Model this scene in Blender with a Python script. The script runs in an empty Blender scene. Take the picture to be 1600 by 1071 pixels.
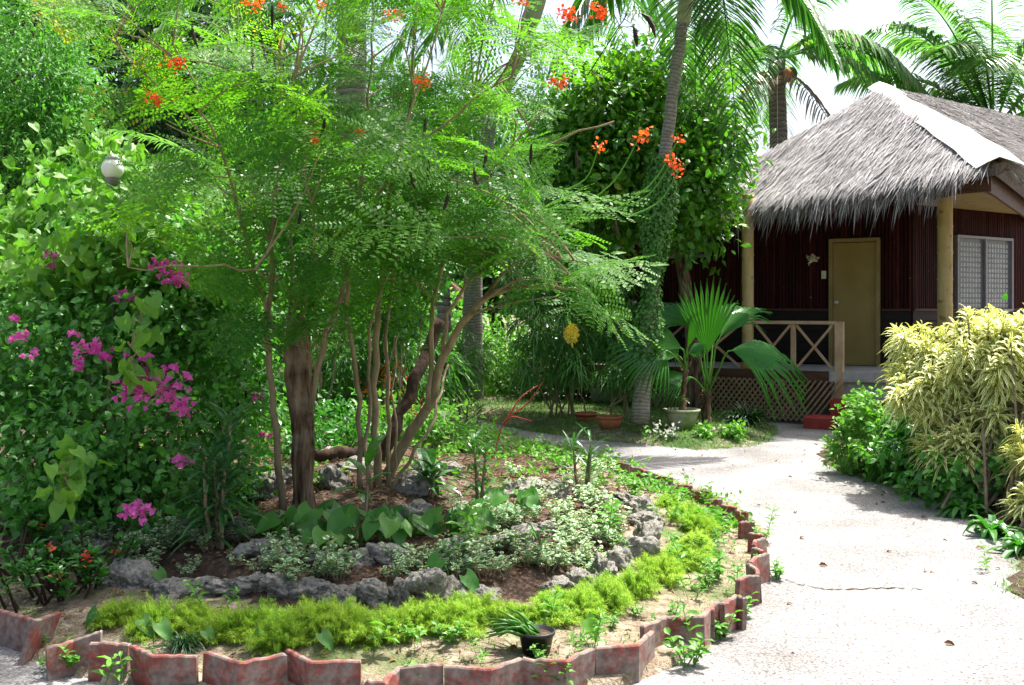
import bpy, math, random
import numpy as np
from mathutils import Vector, noise as mnoise

S = bpy.context.scene
COL = S.collection
R = math.radians
# ------------------------------------------------------------------ camera
EYE = 1.6
cam_d = bpy.data.cameras.new("camera"); cam = bpy.data.objects.new("camera", cam_d); COL.objects.link(cam)
cam.location = (0, 0, EYE); cam.rotation_euler = (R(90), 0, 0)
cam_d.sensor_width = 36; cam_d.lens = 36; cam_d.shift_y = -55.5/1600
cam_d.clip_start = .05; cam_d.clip_end = 1000
S.camera = cam
# ------------------------------------------------------------------ light
SUN_EL, SUN_AZ = R(64), R(50)            # azimuth from +Y towards +X
sdir = Vector((math.sin(SUN_AZ)*math.cos(SUN_EL), math.cos(SUN_AZ)*math.cos(SUN_EL), math.sin(SUN_EL)))
W = bpy.data.worlds.new("World"); S.world = W; W.use_nodes = True
nt = W.node_tree
sky = nt.nodes.new('ShaderNodeTexSky'); sky.sky_type = 'NISHITA'; sky.sun_disc = False
sky.sun_elevation = SUN_EL; sky.sun_rotation = SUN_AZ
sky.air_density = .8; sky.dust_density = 6.0; sky.ozone_density = .4
nt.links.new(sky.outputs[0], nt.nodes['Background'].inputs[0])
nt.nodes['Background'].inputs[1].default_value = .125
sl = bpy.data.lights.new("sun", 'SUN'); sun = bpy.data.objects.new("sun", sl); COL.objects.link(sun)
sl.energy = 4.1; sl.angle = R(.5); sl.color = (1, .975, .935)
sun.rotation_euler = sdir.to_track_quat('Z', 'Y').to_euler()
S.view_settings.view_transform = 'Standard'; S.view_settings.look = 'None'
S.view_settings.exposure = 1.5; S.view_settings.gamma = 1
S.cycles.max_bounces = 10; S.cycles.transmission_bounces = 8; S.cycles.diffuse_bounces = 4
S.cycles.use_denoising = True

# ------------------------------------------------------------------ helpers
def at(px, py, y):                       # point seen at photo pixel (px,py), y metres away
    return np.array(((px-800)/1600*y, y, EYE-(py-480)/1600*y))
def atz(px, py, z):                      # same but at height z
    y = (EYE-z)*1600/(py-480); return np.array(((px-800)/1600*y, y, z))
def nrm(a):
    a = np.asarray(a, float); return a/np.maximum(np.linalg.norm(a, axis=-1, keepdims=True), 1e-9)
def rng_(s): return np.random.default_rng(s)

class MB:
    """collects quads and triangles with uv, links them as ONE mesh object"""
    def __init__(s): s.v=[]; s.q=[]; s.t=[]; s.uv=[]; s.n=0
    def add(s, V, F, uv=None):
        V = np.asarray(V, float).reshape(-1,3); F = np.asarray(F, int)
        (s.q if F.shape[1]==4 else s.t).append(F+s.n); s.v.append(V)
        s.uv.append(np.zeros((len(V),2)) if uv is None else np.asarray(uv,float)); s.n += len(V)
        return s
    def more(s, F, base):                # faces on verts added before
        F = np.asarray(F, int); (s.q if F.shape[1]==4 else s.t).append(F+base)
    def mesh(s, name, mat, off, smooth=False):
        V = np.concatenate(s.v)-np.asarray(off); UV = np.concatenate(s.uv)
        q = np.concatenate(s.q) if s.q else np.zeros((0,4),int)
        t = np.concatenate(s.t) if s.t else np.zeros((0,3),int)
        L = np.concatenate((q.ravel(), t.ravel())).astype(np.int32)
        m = bpy.data.meshes.new(name); m.vertices.add(len(V)); m.loops.add(len(L)); m.polygons.add(len(q)+len(t))
        m.vertices.foreach_set('co', V.astype(np.float32).ravel()); m.loops.foreach_set('vertex_index', L)
        ls = np.concatenate((np.arange(len(q))*4, len(q)*4+np.arange(len(t))*3)).astype(np.int32)
        m.polygons.foreach_set('loop_start', ls)
        ul = m.uv_layers.new(name='uv'); ul.data.foreach_set('uv', UV[L].astype(np.float32).ravel())
        m.polygons.foreach_set('use_smooth', np.full(len(ls), smooth))
        m.update(calc_edges=True); m.materials.append(mat); return m
    def build(s, name, mat, parent=None, smooth=False):
        off = ORG.get(parent.name, (0,0,0)) if parent else (0,0,0)
        o = bpy.data.objects.new(name, s.mesh(name, mat, off, smooth)); COL.objects.link(o)
        if parent: o.parent = parent; ORG[o.name] = tuple(off)
        else: ORG[o.name] = (0,0,0)
        return o
ORG = {}
def tag(o, label=None, cat=None, group=None, kind=None):
    if label: o['label'] = label
    if cat: o['category'] = cat
    if group: o['group'] = group
    if kind: o['kind'] = kind
    return o
def thing(name, label, cat, loc=(0,0,0), group=None):
    o = bpy.data.objects.new(name, None); COL.objects.link(o); o.location = tuple(loc); o.empty_display_size = .1
    ORG[o.name] = tuple(loc); return tag(o, label, cat, group)
def copy_tree(o, parent=None):
    c = o.copy(); COL.objects.link(c)
    if parent: c.parent = parent
    for ch in list(o.children): copy_tree(ch, c)
    return c

# ------------------------------------------------------------------ geometry
def tube(pts, rad, n=8, cap=True):
    P = np.asarray(pts, float); r = np.broadcast_to(np.asarray(rad, float), (len(P),))
    T = nrm(np.gradient(P, axis=0)); ref = np.array((1,.13,.07)) if abs(T[0][0])<.8 else np.array((0,1,.1))
    A = nrm(np.cross(T, ref)); B = np.cross(T, A); a = np.linspace(0, 2*np.pi, n, endpoint=False)
    V = P[:,None]+r[:,None,None]*(np.cos(a)[None,:,None]*A[:,None]+np.sin(a)[None,:,None]*B[:,None])
    k = len(P); i = np.arange(k-1)[:,None]*n; j = np.arange(n)[None,:]; j2 = (j+1)%n
    F = np.stack((i+j, i+j2, i+n+j2, i+n+j), -1).reshape(-1,4)
    V = V.reshape(-1,3); L = np.concatenate(([0],np.cumsum(np.linalg.norm(np.diff(P,axis=0),axis=1))))
    uv = np.stack((np.tile(np.arange(n)/n,k), np.repeat(L,n)), -1)
    return V, F, uv
def add_tube(mb, pts, rad, n=8, cap=True):
    V,F,uv = tube(pts, rad, n); b = mb.n; mb.add(V,F,uv)
    if cap:
        k = len(V)//n
        for s0, fl in ((0,1),((k-1)*n,0)):
            idx = [s0+i for i in range(n)]
            c = mb.n; mb.v.append(V[s0:s0+n].mean(0)[None]); mb.uv.append(uv[s0][None]); mb.n += 1
            tri = np.array([((idx[(i+1)%n]+b, idx[i]+b, c) if fl else (idx[i]+b, idx[(i+1)%n]+b, c)) for i in range(n)])
            mb.t.append(tri)
def smooth_path(pts, n=12):
    P = np.asarray(pts, float); t = np.concatenate(([0],np.cumsum(np.linalg.norm(np.diff(P,axis=0),axis=1)))); t/=t[-1]
    tt = np.linspace(0,1,n); m = np.gradient(P, t, axis=0, edge_order=1); out=[]
    for u in tt:
        i = min(np.searchsorted(t, u, 'right')-1, len(P)-2); h=t[i+1]-t[i]; s=(u-t[i])/h
        out.append((2*s**3-3*s**2+1)*P[i]+(s**3-2*s**2+s)*h*m[i]+(-2*s**3+3*s**2)*P[i+1]+(s**3-s**2)*h*m[i+1])
    return np.array(out)
def wiggle(rng, P, amp):
    P = P.copy(); P[1:-1] += rng.normal(0, amp, (len(P)-2,3)); return P
def box(mb, c, dx, dy, dz, X=(1,0,0), Y=(0,1,0), Z=(0,0,1), bev=0.0):
    X,Y,Z = (np.asarray(a,float) for a in (X,Y,Z)); c=np.asarray(c,float)
    if bev<=0:
        s = np.array([(x,y,z) for z in (-.5,.5) for y in (-.5,.5) for x in (-.5,.5)])
        V = c+s[:,:1]*dx*X+s[:,1:2]*dy*Y+s[:,2:]*dz*Z
        mb.add(V, [(0,2,3,1),(4,5,7,6),(0,1,5,4),(2,6,7,3),(0,4,6,2),(1,3,7,5)])
    else:                                # bevelled along z: octagon section + inset caps
        b=bev; hx,hy,hz=dx/2,dy/2,dz/2
        ring=[(hx-b,-hy),(hx,-hy+b),(hx,hy-b),(hx-b,hy),(-hx+b,hy),(-hx,hy-b),(-hx,-hy+b),(-hx+b,-hy)]
        lv=[(-hz,-b),(-hz+b,0),(hz-b,0),(hz,-b)]; V=[]
        for z,ins in lv:
            for x,y in ring:
                V.append((x+math.copysign(1,x)*ins*(abs(x)>0), y+math.copysign(1,y)*ins, z))
        V=np.array(V); V=c+V[:,:1]*X+V[:,1:2]*Y+V[:,2:]*Z; b0=mb.n
        F=[(i*8+j,i*8+(j+1)%8,i*8+8+(j+1)%8,i*8+8+j) for i in range(3) for j in range(8)]
        mb.add(V,F)
        for s0,fl in ((0,1),(24,0)):
            r=[s0+k for k in range(8)]
            q=[(r[0],r[1],r[2],r[3]),(r[7],r[0],r[3],r[4]),(r[6],r[7],r[4],r[5])]
            mb.more([tuple(reversed(a)) if fl else a for a in q], b0)
def bar(mb, p, q, w, d, up=(0,0,1)):
    p=np.asarray(p,float); q=np.asarray(q,float); L=np.linalg.norm(q-p); Y=(q-p)/L; X=nrm(np.cross(Y,up)); Z=np.cross(X,Y)
    box(mb,(p+q)/2,w,L,d,X,Y,Z)
def lathe(mb, c, prof, n=28):
    a=np.linspace(0,2*np.pi,n,endpoint=False); V=[]
    for r,z in prof: V.append(np.stack((c[0]+r*np.cos(a), c[1]+r*np.sin(a), np.full(n,c[2]+z)),-1))
    V=np.concatenate(V); k=len(prof)
    F=[(i*n+j,i*n+(j+1)%n,i*n+n+(j+1)%n,i*n+n+j) for i in range(k-1) for j in range(n)]
    mb.add(V,F)

# leaf templates: +Y along, +Z up, unit length
def t_leaf(w=.45, fold=.08, droop=.12):
    V=np.array([(0,0,0),(w*.5,.32,fold),(w*.42,.66,fold-.02),(0,1,-droop),(-w*.42,.66,fold-.02),(-w*.5,.32,fold),(0,.5,.02)])
    F=np.array([(0,1,2,6),(6,2,3,3),(0,6,4,5),(6,3,4,4)])
    return V, np.array([(0,1,2,6),(0,6,4,5)]), np.array([(6,2,3),(6,3,4)])
def t_heart(w=.8, fold=.07, droop=.16):
    V=np.array([(0,0,0),(.22*w,-.10,fold*.6),(.48*w,.12,fold),(.40*w,.52,fold*.6),(0,1,-droop),(-.40*w,.52,fold*.6),(-.48*w,.12,fold),(-.22*w,-.10,fold*.6),(0,.45,.0)])
    return V, np.array([(0,1,2,8),(8,2,3,4),(0,8,6,7),(8,4,5,6)]), np.zeros((0,3),int)
def t_heart_fine(w=.85, fold=.10, droop=.22):
    vs=np.linspace(0,1,9); us=np.linspace(-1,1,7); V=[]
    for v in vs:
        hw=w*.5*(np.sin(np.pi*min(1,(v+.10)/1.10)**.62)**.85 if v<1 else 0)
        for u in us:
            a=abs(u); V.append((u*hw, v-.13*a*a*(1-v)**2*1.4, fold*a**1.3*(1-.3*v)-droop*v*v+.018*math.sin(v*9+u*3)))
    Q=[(i*7+j,i*7+j+1,i*7+j+8,i*7+j+7) for i in range(8) for j in range(6)]
    return np.array(V), np.array(Q), np.zeros((0,3),int)
def put(mb, T, O, D, N, s):
    """place template T at origins O pointing D with normals N and sizes s"""
    V,Q,Tr = T; O=np.asarray(O,float); y=nrm(D); z=np.asarray(N,float); z=nrm(z-(z*y).sum(-1,keepdims=True)*y); x=np.cross(y,z)
    s=np.broadcast_to(np.asarray(s,float),(len(O),))
    P=O[:,None]+s[:,None,None]*(V[None,:,0:1]*x[:,None]+V[None,:,1:2]*y[:,None]+V[None,:,2:3]*z[:,None])
    k=len(V); off=(np.arange(len(O))*k)[:,None,None]; b=mb.n
    uv=np.tile(np.stack((V[:,0]+.5,V[:,1]),-1),(len(O),1))
    mb.v.append(P.reshape(-1,3)); mb.uv.append(uv); mb.n+=k*len(O)
    if len(Q): mb.q.append((Q[None]+off).reshape(-1,4)+b)
    if len(Tr): mb.t.append((Tr[None]+off).reshape(-1,3)+b)
def strap(mb, O, D, L, Wd, droop, seg=4, fold=.25, shape='lance', up=(0,0,1)):
    """curved blades, 3 verts across (creased), uv.x across 0..1, uv.y along"""
    O=np.asarray(O,float); n=len(O); D=nrm(D); L=np.broadcast_to(np.asarray(L,float),(n,)); Wd=np.broadcast_to(np.asarray(Wd,float),(n,)); dr=np.broadcast_to(np.asarray(droop,float),(n,))
    t=np.linspace(0,1,seg+1)
    P=O[:,None]+L[:,None,None]*(t[None,:,None]*D[:,None]+np.array((0,0,-1.))*(dr[:,None]*t[None]**2)[...,None])
    T=nrm(np.gradient(P,axis=1)) if seg>1 else np.repeat(D[:,None],2,1)
    U=np.broadcast_to(np.asarray(up,float),(n,3)); S_=nrm(np.cross(T,U[:,None]+np.array((.013,.007,0)))); Nn=np.cross(S_,T)
    if shape=='lance': w=np.minimum(1,.35+2.2*t)*np.where(t>.55,1-((t-.55)/.45)**1.6,1); 
    elif shape=='grass': w=1-t**1.5
    else: w=np.sin(np.pi*np.clip(.06+.94*t,0,1))**.7
    w=np.maximum(w,.02)
    h=Wd[:,None]*w[None]/2
    Lf=P-h[...,None]*S_+fold*h[...,None]*Nn; Rt=P+h[...,None]*S_+fold*h[...,None]*Nn
    V=np.stack((Lf,P,Rt),2).reshape(-1,3)
    uv=np.tile(np.stack((np.tile([0,.5,1],seg+1),np.repeat(t,3)),-1),(n,1))
    i=np.arange(seg)*3; f=np.concatenate([np.stack((i+a,i+a+1,i+a+4,i+a+3),-1) for a in (0,1)])
    F=(f[None]+(np.arange(n)*(seg+1)*3)[:,None,None]).reshape(-1,4)
    mb.add(V,F,uv)
def rdir(rng,n,zmin=-1,zmax=1):
    z=rng.uniform(zmin,zmax,n); a=rng.uniform(0,2*np.pi,n); r=np.sqrt(np.maximum(0,1-z*z))
    return np.stack((r*np.cos(a),r*np.sin(a),z),-1)

# bipinnate feathery leaf
def t_bipinnate(np_=6, nl=8, droop=.3, seed=0):
    rng=rng_(seed); V=[];Q=[]
    def kite(o,d,l,w,nz):
        s=nrm(np.cross(d,nz)); b=len(V)
        V.extend([o, o+d*l*.5+s*w*.5, o+d*l, o+d*l*.45-s*w*.5]); Q.append((b,b+1,b+2,b+3))
    def pos(t): return np.array((0,t,-droop*t*t+.03*math.sin(5*t)))
    def pinna(o,d,l,nz):
        s=nrm(np.cross(d,nz))
        for k in range(nl):
            u=(k+.6)/nl; p=o+d*l*u+np.array((0,0,-.10*l*u*u)); ll=l*.20*(1-.35*abs(u-.45)); 
            for sg in (-1,1):
                dd=nrm(s*sg*.9+d*.42+np.array((0,0,rng.normal(-.08,.12)))); kite(p,dd,ll,ll*.56,nz+rng.normal(0,.15,3))
        b=len(V); w=.0045; V.extend([o-s*w,o+s*w,o+d*l+s*w*.3-np.array((0,0,.1*l)),o+d*l-s*w*.3-np.array((0,0,.1*l))]); Q.append((b,b+1,b+2,b+3))
    for i in range(np_):
        t=.2+.8*(i+.3)/np_; o=pos(t); l=.40*math.sin(math.pi*(.28+.56*(i+.5)/np_))
        tang=nrm(pos(t+.02)-pos(t)); nz=nrm(np.cross(np.array((1,0,0)),tang))
        for sg in (-1,1):
            pinna(o, nrm(np.array((sg*.83,0,0))+tang*(.5+.25*i/np_)+np.array((0,0,rng.normal(-.1,.08)))), l*rng.uniform(.9,1.1), nz)
    pinna(pos(.98), nrm(pos(1)-pos(.95)), .27, np.array((0,0,1.)))
    for a in np.linspace(0,.92,6)[:-1]:
        b=len(V); c=a+.184; w=.009*(1-.6*a); A,B=pos(a),pos(c); V.extend([A+(-w,0,0),A+(w,0,0),B+(w*.85,0,0),B+(-w*.85,0,0)]); Q.append((b,b+1,b+2,b+3))
    return np.array(V), np.array(Q), np.zeros((0,3),int)
BIP=[t_bipinnate(6,8,.15,1), t_bipinnate(6,7,.26,2), t_bipinnate(5,7,.38,3), t_bipinnate(6,8,.06,4)]

def frond(mb, rng, o, d, L, ll, droop, n=46, hang=.5, wid=.045, seg=3, vee=.2, stem=.18, rw=.02):
    """pinnate palm frond: arched rachis + two rows of creased leaflets"""
    o=np.asarray(o,float); d=nrm(d); t=np.linspace(0,1,14)
    P=o+L*(t[:,None]*d+np.array((0,0,-1.))*(droop*t**2)[:,None])
    add_tube(mb,P,np.linspace(rw,rw*.2,14),5,False)
    u=np.linspace(stem,1,n); pos=o+L*(u[:,None]*d+np.array((0,0,-1.))*(droop*u**2)[:,None])
    T=nrm(d+np.array((0,0,-1.))*(2*droop*u)[:,None]); side=nrm(np.cross(T,np.array((0,0,1.))+.01)); 
    prof=np.sin(np.pi*(.2+.72*(u-stem)/(1-stem)))**.8
    for sg in (-1,1):
        D=nrm(sg*side*1.0+T*(.35+.75*((u-stem)/(1-stem))[:,None]**2)+np.array((0,0,1.))*vee+rng.normal(0,.06,(n,3)))
        strap(mb,pos,D,ll*prof*rng.uniform(.9,1.1,n),wid,hang*rng.uniform(.7,1.3,n),seg,.35,'lance')

def fan(mb, o, d, up, rad, spread=R(200), nseg=34, split=.55, cup=.15, droop=.25, tipdroop=.25):
    """pleated fan-palm blade"""
    o=np.asarray(o,float); y=nrm(d); z=nrm(np.asarray(up)-np.dot(up,y)*y); x=np.cross(y,z); a=np.linspace(-spread/2,spread/2,2*nseg+1); V=[];F=[];UV=[]
    rs=[.03,.3,split,.78,1.0]
    for k in range(nseg):
        b=len(V); al,am,ar=a[2*k],a[2*k+1],a[2*k+2]; ln=rad*(1-.22*(abs(am)/(spread/2))**2)*(1+.03*math.sin(k*7.3))
        for ri,r in enumerate(rs):
            sh=1 if r<=split else max(.02,1-((r-split)/(1-split))**1.3)
            for j,an in enumerate((al,am,ar)):
                an2=am+(an-am)*sh; q=x*math.sin(an2)+y*math.cos(an2)
                hgt=(.035*r*rad if j==1 else 0)+cup*rad*r*(1-math.cos(an2))-droop*rad*r*r
                dn=-tipdroop*rad*max(0,(r-split)/(1-split))**2*(1.0+.5*math.sin(k*3.1))
                V.append(o+q*ln*r+z*hgt+np.array((0,0,dn))); UV.append((j/2,r))
        for ri in range(len(rs)-1):
            for j in (0,1): F.append((b+ri*3+j,b+ri*3+j+1,b+ri*3+j+4,b+ri*3+j+3))
    mb.add(V,F,UV)

# ------------------------------------------------------------------ materials
def mat(name):
    m=bpy.data.materials.new(name); m.use_nodes=True; return m, m.node_tree, m.node_tree.nodes['Principled BSDF']
def N(nt,t,**k):
    n=nt.nodes.new(t)
    for a,b in k.items():
        if a in n.inputs: n.inputs[a].default_value=b
        else: setattr(n,a,b)
    return n
def ramp(nt,fac,stops):
    r=nt.nodes.new('ShaderNodeValToRGB'); e=r.color_ramp.elements
    while len(e)<len(stops): e.new(.5)
    for i,(p,c) in enumerate(stops): e[i].position=p; e[i].color=(*c,1)
    nt.links.new(fac,r.inputs[0]); return r.outputs[0]
def mixc(nt,f,a,b,mode='MIX'):
    n=nt.nodes.new('ShaderNodeMix'); n.data_type='RGBA'; n.blend_type=mode
    for s,i in ((f,0),(a,6),(b,7)):
        if isinstance(s,(int,float)): n.inputs[i].default_value=s
        elif isinstance(s,tuple): n.inputs[i].default_value=(*s,1)
        else: nt.links.new(s,n.inputs[i])
    return n.outputs[2]
def leafmat(name, c1, c2, trans=.4, rough=.45, spec=.4, tint=(1.02,1.28,.45), uvstripe=None, nscale=1.2, old=None, wind=None):
    m,nt,p=mat(name); g=N(nt,'ShaderNodeNewGeometry'); tc=N(nt,'ShaderNodeTexCoord')
    no=N(nt,'ShaderNodeTexNoise',Scale=nscale,Detail=2.0); nt.links.new(tc.outputs['Object'],no.inputs['Vector'])
    ad=N(nt,'ShaderNodeMath',operation='MULTIPLY_ADD'); nt.links.new(g.outputs['Random Per Island'],ad.inputs[0]); ad.inputs[1].default_value=.55
    sb=N(nt,'ShaderNodeMath',operation='MULTIPLY_ADD'); nt.links.new(no.outputs[0],sb.inputs[0]); sb.inputs[1].default_value=1.3; sb.inputs[2].default_value=-.42
    oi=N(nt,'ShaderNodeObjectInfo'); a2=N(nt,'ShaderNodeMath',operation='MULTIPLY_ADD'); nt.links.new(oi.outputs['Random'],a2.inputs[0]); a2.inputs[1].default_value=.4; a2.inputs[2].default_value=-.2
    a3=N(nt,'ShaderNodeMath',operation='ADD'); nt.links.new(a2.outputs[0],a3.inputs[0]); nt.links.new(sb.outputs[0],a3.inputs[1]); nt.links.new(a3.outputs[0],ad.inputs[2])
    st=[(0,c1),(1,c2)]
    if old: st=[(0,c1),(.965,c2),(1.0,old)]
    col=ramp(nt,ad.outputs[0],st)
    if uvstripe:
        uv=N(nt,'ShaderNodeSeparateXYZ'); nt.links.new(tc.outputs['UV'],uv.inputs[0])
        a=N(nt,'ShaderNodeMath',operation='SUBTRACT'); nt.links.new(uv.outputs[0],a.inputs[0]); a.inputs[1].default_value=.5
        b=N(nt,'ShaderNodeMath',operation='ABSOLUTE'); nt.links.new(a.outputs[0],b.inputs[0])
        lo,hi,ec=uvstripe
        mr=N(nt,'ShaderNodeMapRange'); nt.links.new(b.outputs[0],mr.inputs[0]); mr.inputs[1].default_value=lo; mr.inputs[2].default_value=hi
        col=mixc(nt,mr.outputs[0],col,ec)
    nt.links.new(col,p.inputs['Base Color']); p.inputs['Roughness'].default_value=rough; p.inputs['Specular IOR Level'].default_value=spec
    tr=N(nt,'ShaderNodeBsdfTranslucent'); nt.links.new(mixc(nt,1.0,col,tint,'MULTIPLY'),tr.inputs[0])
    mx=N(nt,'ShaderNodeMixShader'); mx.inputs[0].default_value=trans
    nt.links.new(p.outputs[0],mx.inputs[1]); nt.links.new(tr.outputs[0],mx.inputs[2])
    nt.links.new(mx.outputs[0],nt.nodes['Material Output'].inputs[0]); return m
def roughmat(name, stops, scale=6, detail=8, rough=.85, bump=.4, bscale=None, stretch=(1,1,1), second=None, spec=.2, dist=.02):
    m,nt,p=mat(name); tc=N(nt,'ShaderNodeTexCoord'); mp=N(nt,'ShaderNodeMapping'); mp.inputs['Scale'].default_value=stretch
    nt.links.new(tc.outputs['Object'],mp.inputs[0])
    no=N(nt,'ShaderNodeTexNoise',Scale=scale,Detail=detail,Roughness=.62); nt.links.new(mp.outputs[0],no.inputs['Vector'])
    col=ramp(nt,no.outputs[0],stops)
    if second:
        sc,lo,hi,c2=second; n2=N(nt,'ShaderNodeTexNoise',Scale=sc,Detail=5.0); nt.links.new(tc.outputs['Object'],n2.inputs['Vector'])
        mr=N(nt,'ShaderNodeMapRange'); nt.links.new(n2.outputs[0],mr.inputs[0]); mr.inputs[1].default_value=lo; mr.inputs[2].default_value=hi
        col=mixc(nt,mr.outputs[0],col,c2)
    nt.links.new(col,p.inputs['Base Color']); p.inputs['Roughness'].default_value=rough; p.inputs['Specular IOR Level'].default_value=spec
    if bump:
        n3=N(nt,'ShaderNodeTexNoise',Scale=bscale or scale*4,Detail=6.0); nt.links.new(mp.outputs[0],n3.inputs['Vector'])
        bp=N(nt,'ShaderNodeBump',Strength=bump,Distance=dist); nt.links.new(n3.outputs[0],bp.inputs['Height']); nt.links.new(bp.outputs[0],p.inputs['Normal'])
    return m
def flat(name,c,rough=.6,spec=.4,metal=0):
    return roughmat(name,[(.3,tuple(x*.82 for x in c)),(.7,tuple(min(1,x*1.12) for x in c))],9,6,rough,.12,40,spec=spec)

M={}
M['peacock']=leafmat('peacock_leaf',(.045,.175,.028),(.145,.33,.032),.6,.48,.3,(1.22,1.32,.4),old=(.42,.34,.03))
M['bright']=leafmat('bright_leaf',(.07,.24,.035),(.17,.40,.07),.4,.5,.35)
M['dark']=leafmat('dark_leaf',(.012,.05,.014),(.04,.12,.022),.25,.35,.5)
M['mid']=leafmat('mid_leaf',(.03,.15,.025),(.085,.28,.035),.38,.35,.5)
M['citrus']=leafmat('citrus_leaf',(.04,.17,.02),(.15,.34,.025),.42,.3,.5,old=(.4,.42,.04))
M['boug']=leafmat('bougainvillea_leaf',(.05,.19,.035),(.12,.34,.055),.42,.4,.45)
M['vine']=leafmat('vine_leaf',(.10,.27,.03),(.2,.40,.05),.42,.45,.35)
M['fern']=leafmat('feathery_leaf',(.20,.37,.03),(.42,.55,.07),.4,.6,.2)
M['heart']=leafmat('heart_leaf',(.05,.18,.035),(.12,.31,.045),.42,.4,.4)
M['strap']=leafmat('strap_leaf',(.02,.09,.03),(.06,.17,.045),.25,.35,.5)
M['bamboo']=leafmat('bamboo_leaf',(.05,.18,.03),(.13,.31,.06),.35,.4,.4)
M['coco']=leafmat('coconut_leaf',(.09,.24,.08),(.20,.37,.12),.5,.3,.5,old=(.3,.27,.06))
M['palm']=leafmat('palm_leaf',(.035,.13,.03),(.07,.2,.035),.33,.35,.5)
M['fanp']=leafmat('fan_leaf',(.04,.16,.02),(.06,.22,.025),.4,.32,.5)
M['variegated']=leafmat('song_leaf',(.2,.33,.05),(.32,.44,.07),.25,.42,.35,(1.1,1.05,.5),uvstripe=(.12,.26,(.85,.84,.42)))
M['cream']=leafmat('cream_leaf',(.10,.25,.09),(.18,.34,.14),.3,.5,.3,(1.05,1.1,.6),uvstripe=(.14,.3,(.72,.76,.52)))
M['caladium']=leafmat('caladium_leaf',(.06,.2,.05),(.1,.27,.05),.4,.4,.4,uvstripe=(.02,.3,(.13,.25,.06)))
M['grass']=leafmat('grass_blade',(.05,.17,.03),(.17,.3,.06),.3,.6,.2)
M['weed']=leafmat('weed_leaf',(.08,.24,.03),(.18,.38,.06),.38,.45,.35)
M['pink']=leafmat('pink_bract',(.55,.05,.33),(.85,.22,.58),.4,.6,.2,(1.1,1,1))
M['orange']=leafmat('orange_petal',(.75,.06,.02),(.95,.27,.03),.35,.5,.3,(1.05,1,.9))
M['red']=leafmat('red_petal',(.75,.06,.05),(.85,.14,.08),.3,.5,.3,(1,1,1))
M['yellow']=leafmat('yellow_leaf',(.6,.42,.03),(.7,.55,.06),.4,.5,.3,(1,1,.8))
M['white']=leafmat('white_petal',(.7,.72,.6),(.8,.8,.7),.3,.5,.3,(1,1,1))
M['litter']=leafmat('dry_leaf',(.10,.055,.03),(.26,.16,.085),.15,.8,.1,(1,.8,.5))
M['dryfrond']=leafmat('dry_frond',(.22,.17,.12),(.45,.38,.28),.2,.7,.2,(1,.9,.7))
M['bark']=roughmat('brown_bark',[(.38,(.035,.02,.012)),(.5,(.13,.08,.047)),(.66,(.27,.19,.12))],17,9,.9,1.0,26,(1,1,.16),second=(5,.5,.7,(.30,.235,.16)),dist=.03)
M['twig']=roughmat('twig_bark',[(.3,(.15,.11,.06)),(.7,(.34,.27,.17))],14,6,.85,.4,40,(1,1,.4))
M['darkwood']=roughmat('dark_log',[(.3,(.02,.012,.008)),(.7,(.075,.046,.03))],9,8,.9,.7,24,(1,1,.4))
M['pod']=roughmat('dark_pod',[(.3,(.012,.008,.006)),(.7,(.04,.025,.018))],14,6,.6,.3,40)
M['rock']=roughmat('limestone',[(.28,(.10,.09,.075)),(.40,(.33,.305,.26)),(.6,(.50,.47,.41)),(.8,(.64,.60,.53))],7,12,.95,1.0,22,second=(3,.52,.7,(.11,.12,.075)),dist=.03)
M['soil']=roughmat('shaded_garden_soil',[(.3,(.03,.019,.013)),(.5,(.075,.048,.033)),(.7,(.15,.105,.075))],16,12,.95,1.0,60,second=(1.6,.58,.70,(.20,.16,.115)),dist=.02)  # brown darkened to carry the tree shade over the inner bed
M['sunlit_sand']=roughmat('sunlit_edge_soil',[(.3,(.09,.06,.04)),(.5,(.24,.185,.13)),(.7,(.40,.335,.25))],14,12,.95,1.0,60,second=(2.2,.5,.66,(.10,.13,.045)),dist=.02)  # sandy kerb strip, its sunlight painted in as a paler tone
M['dirt']=roughmat('sandy_ground',[(.3,(.12,.09,.06)),(.7,(.34,.28,.2))],9,10,.95,.6,50,second=(1.2,.48,.6,(.05,.085,.025)))
M['thatch']=leafmat('thatch_strand',(.15,.142,.138),(.43,.415,.405),.06,.85,.15,(1,.95,.85),nscale=2.0)
M['thatchbase']=roughmat('thatch_base',[(.3,(.06,.05,.045)),(.7,(.2,.17,.15))],18,8,.95,.8,50)
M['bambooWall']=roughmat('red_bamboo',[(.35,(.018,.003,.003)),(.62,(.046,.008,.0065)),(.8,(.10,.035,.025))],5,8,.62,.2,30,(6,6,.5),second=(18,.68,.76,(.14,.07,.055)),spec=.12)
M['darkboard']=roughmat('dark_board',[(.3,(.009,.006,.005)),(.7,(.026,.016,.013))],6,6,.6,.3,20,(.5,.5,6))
M['fascia']=roughmat('brown_board',[(.3,(.05,.022,.014)),(.7,(.105,.05,.032))],6,6,.6,.3,20,(.6,.6,4))
M['yellow_paint']=roughmat('ochre_paint',[(.3,(.23,.16,.062)),(.7,(.33,.24,.10))],5,6,.6,.15,30,second=(14,.62,.7,(.2,.13,.06)))
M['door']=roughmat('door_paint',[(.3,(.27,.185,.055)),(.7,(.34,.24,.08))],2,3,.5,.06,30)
M['post']=roughmat('bamboo_post',[(.3,(.36,.25,.10)),(.7,(.52,.40,.18))],4,6,.5,.2,20,(2,2,.5),second=(8,.6,.68,(.22,.14,.06)))
M['rail']=roughmat('rail_wood',[(.3,(.36,.22,.12)),(.7,(.52,.36,.22))],6,6,.6,.15,30)
M['cement']=roughmat('porch_cement',[(.3,(.26,.25,.22)),(.7,(.42,.41,.37))],6,9,.85,.3,40)
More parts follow.
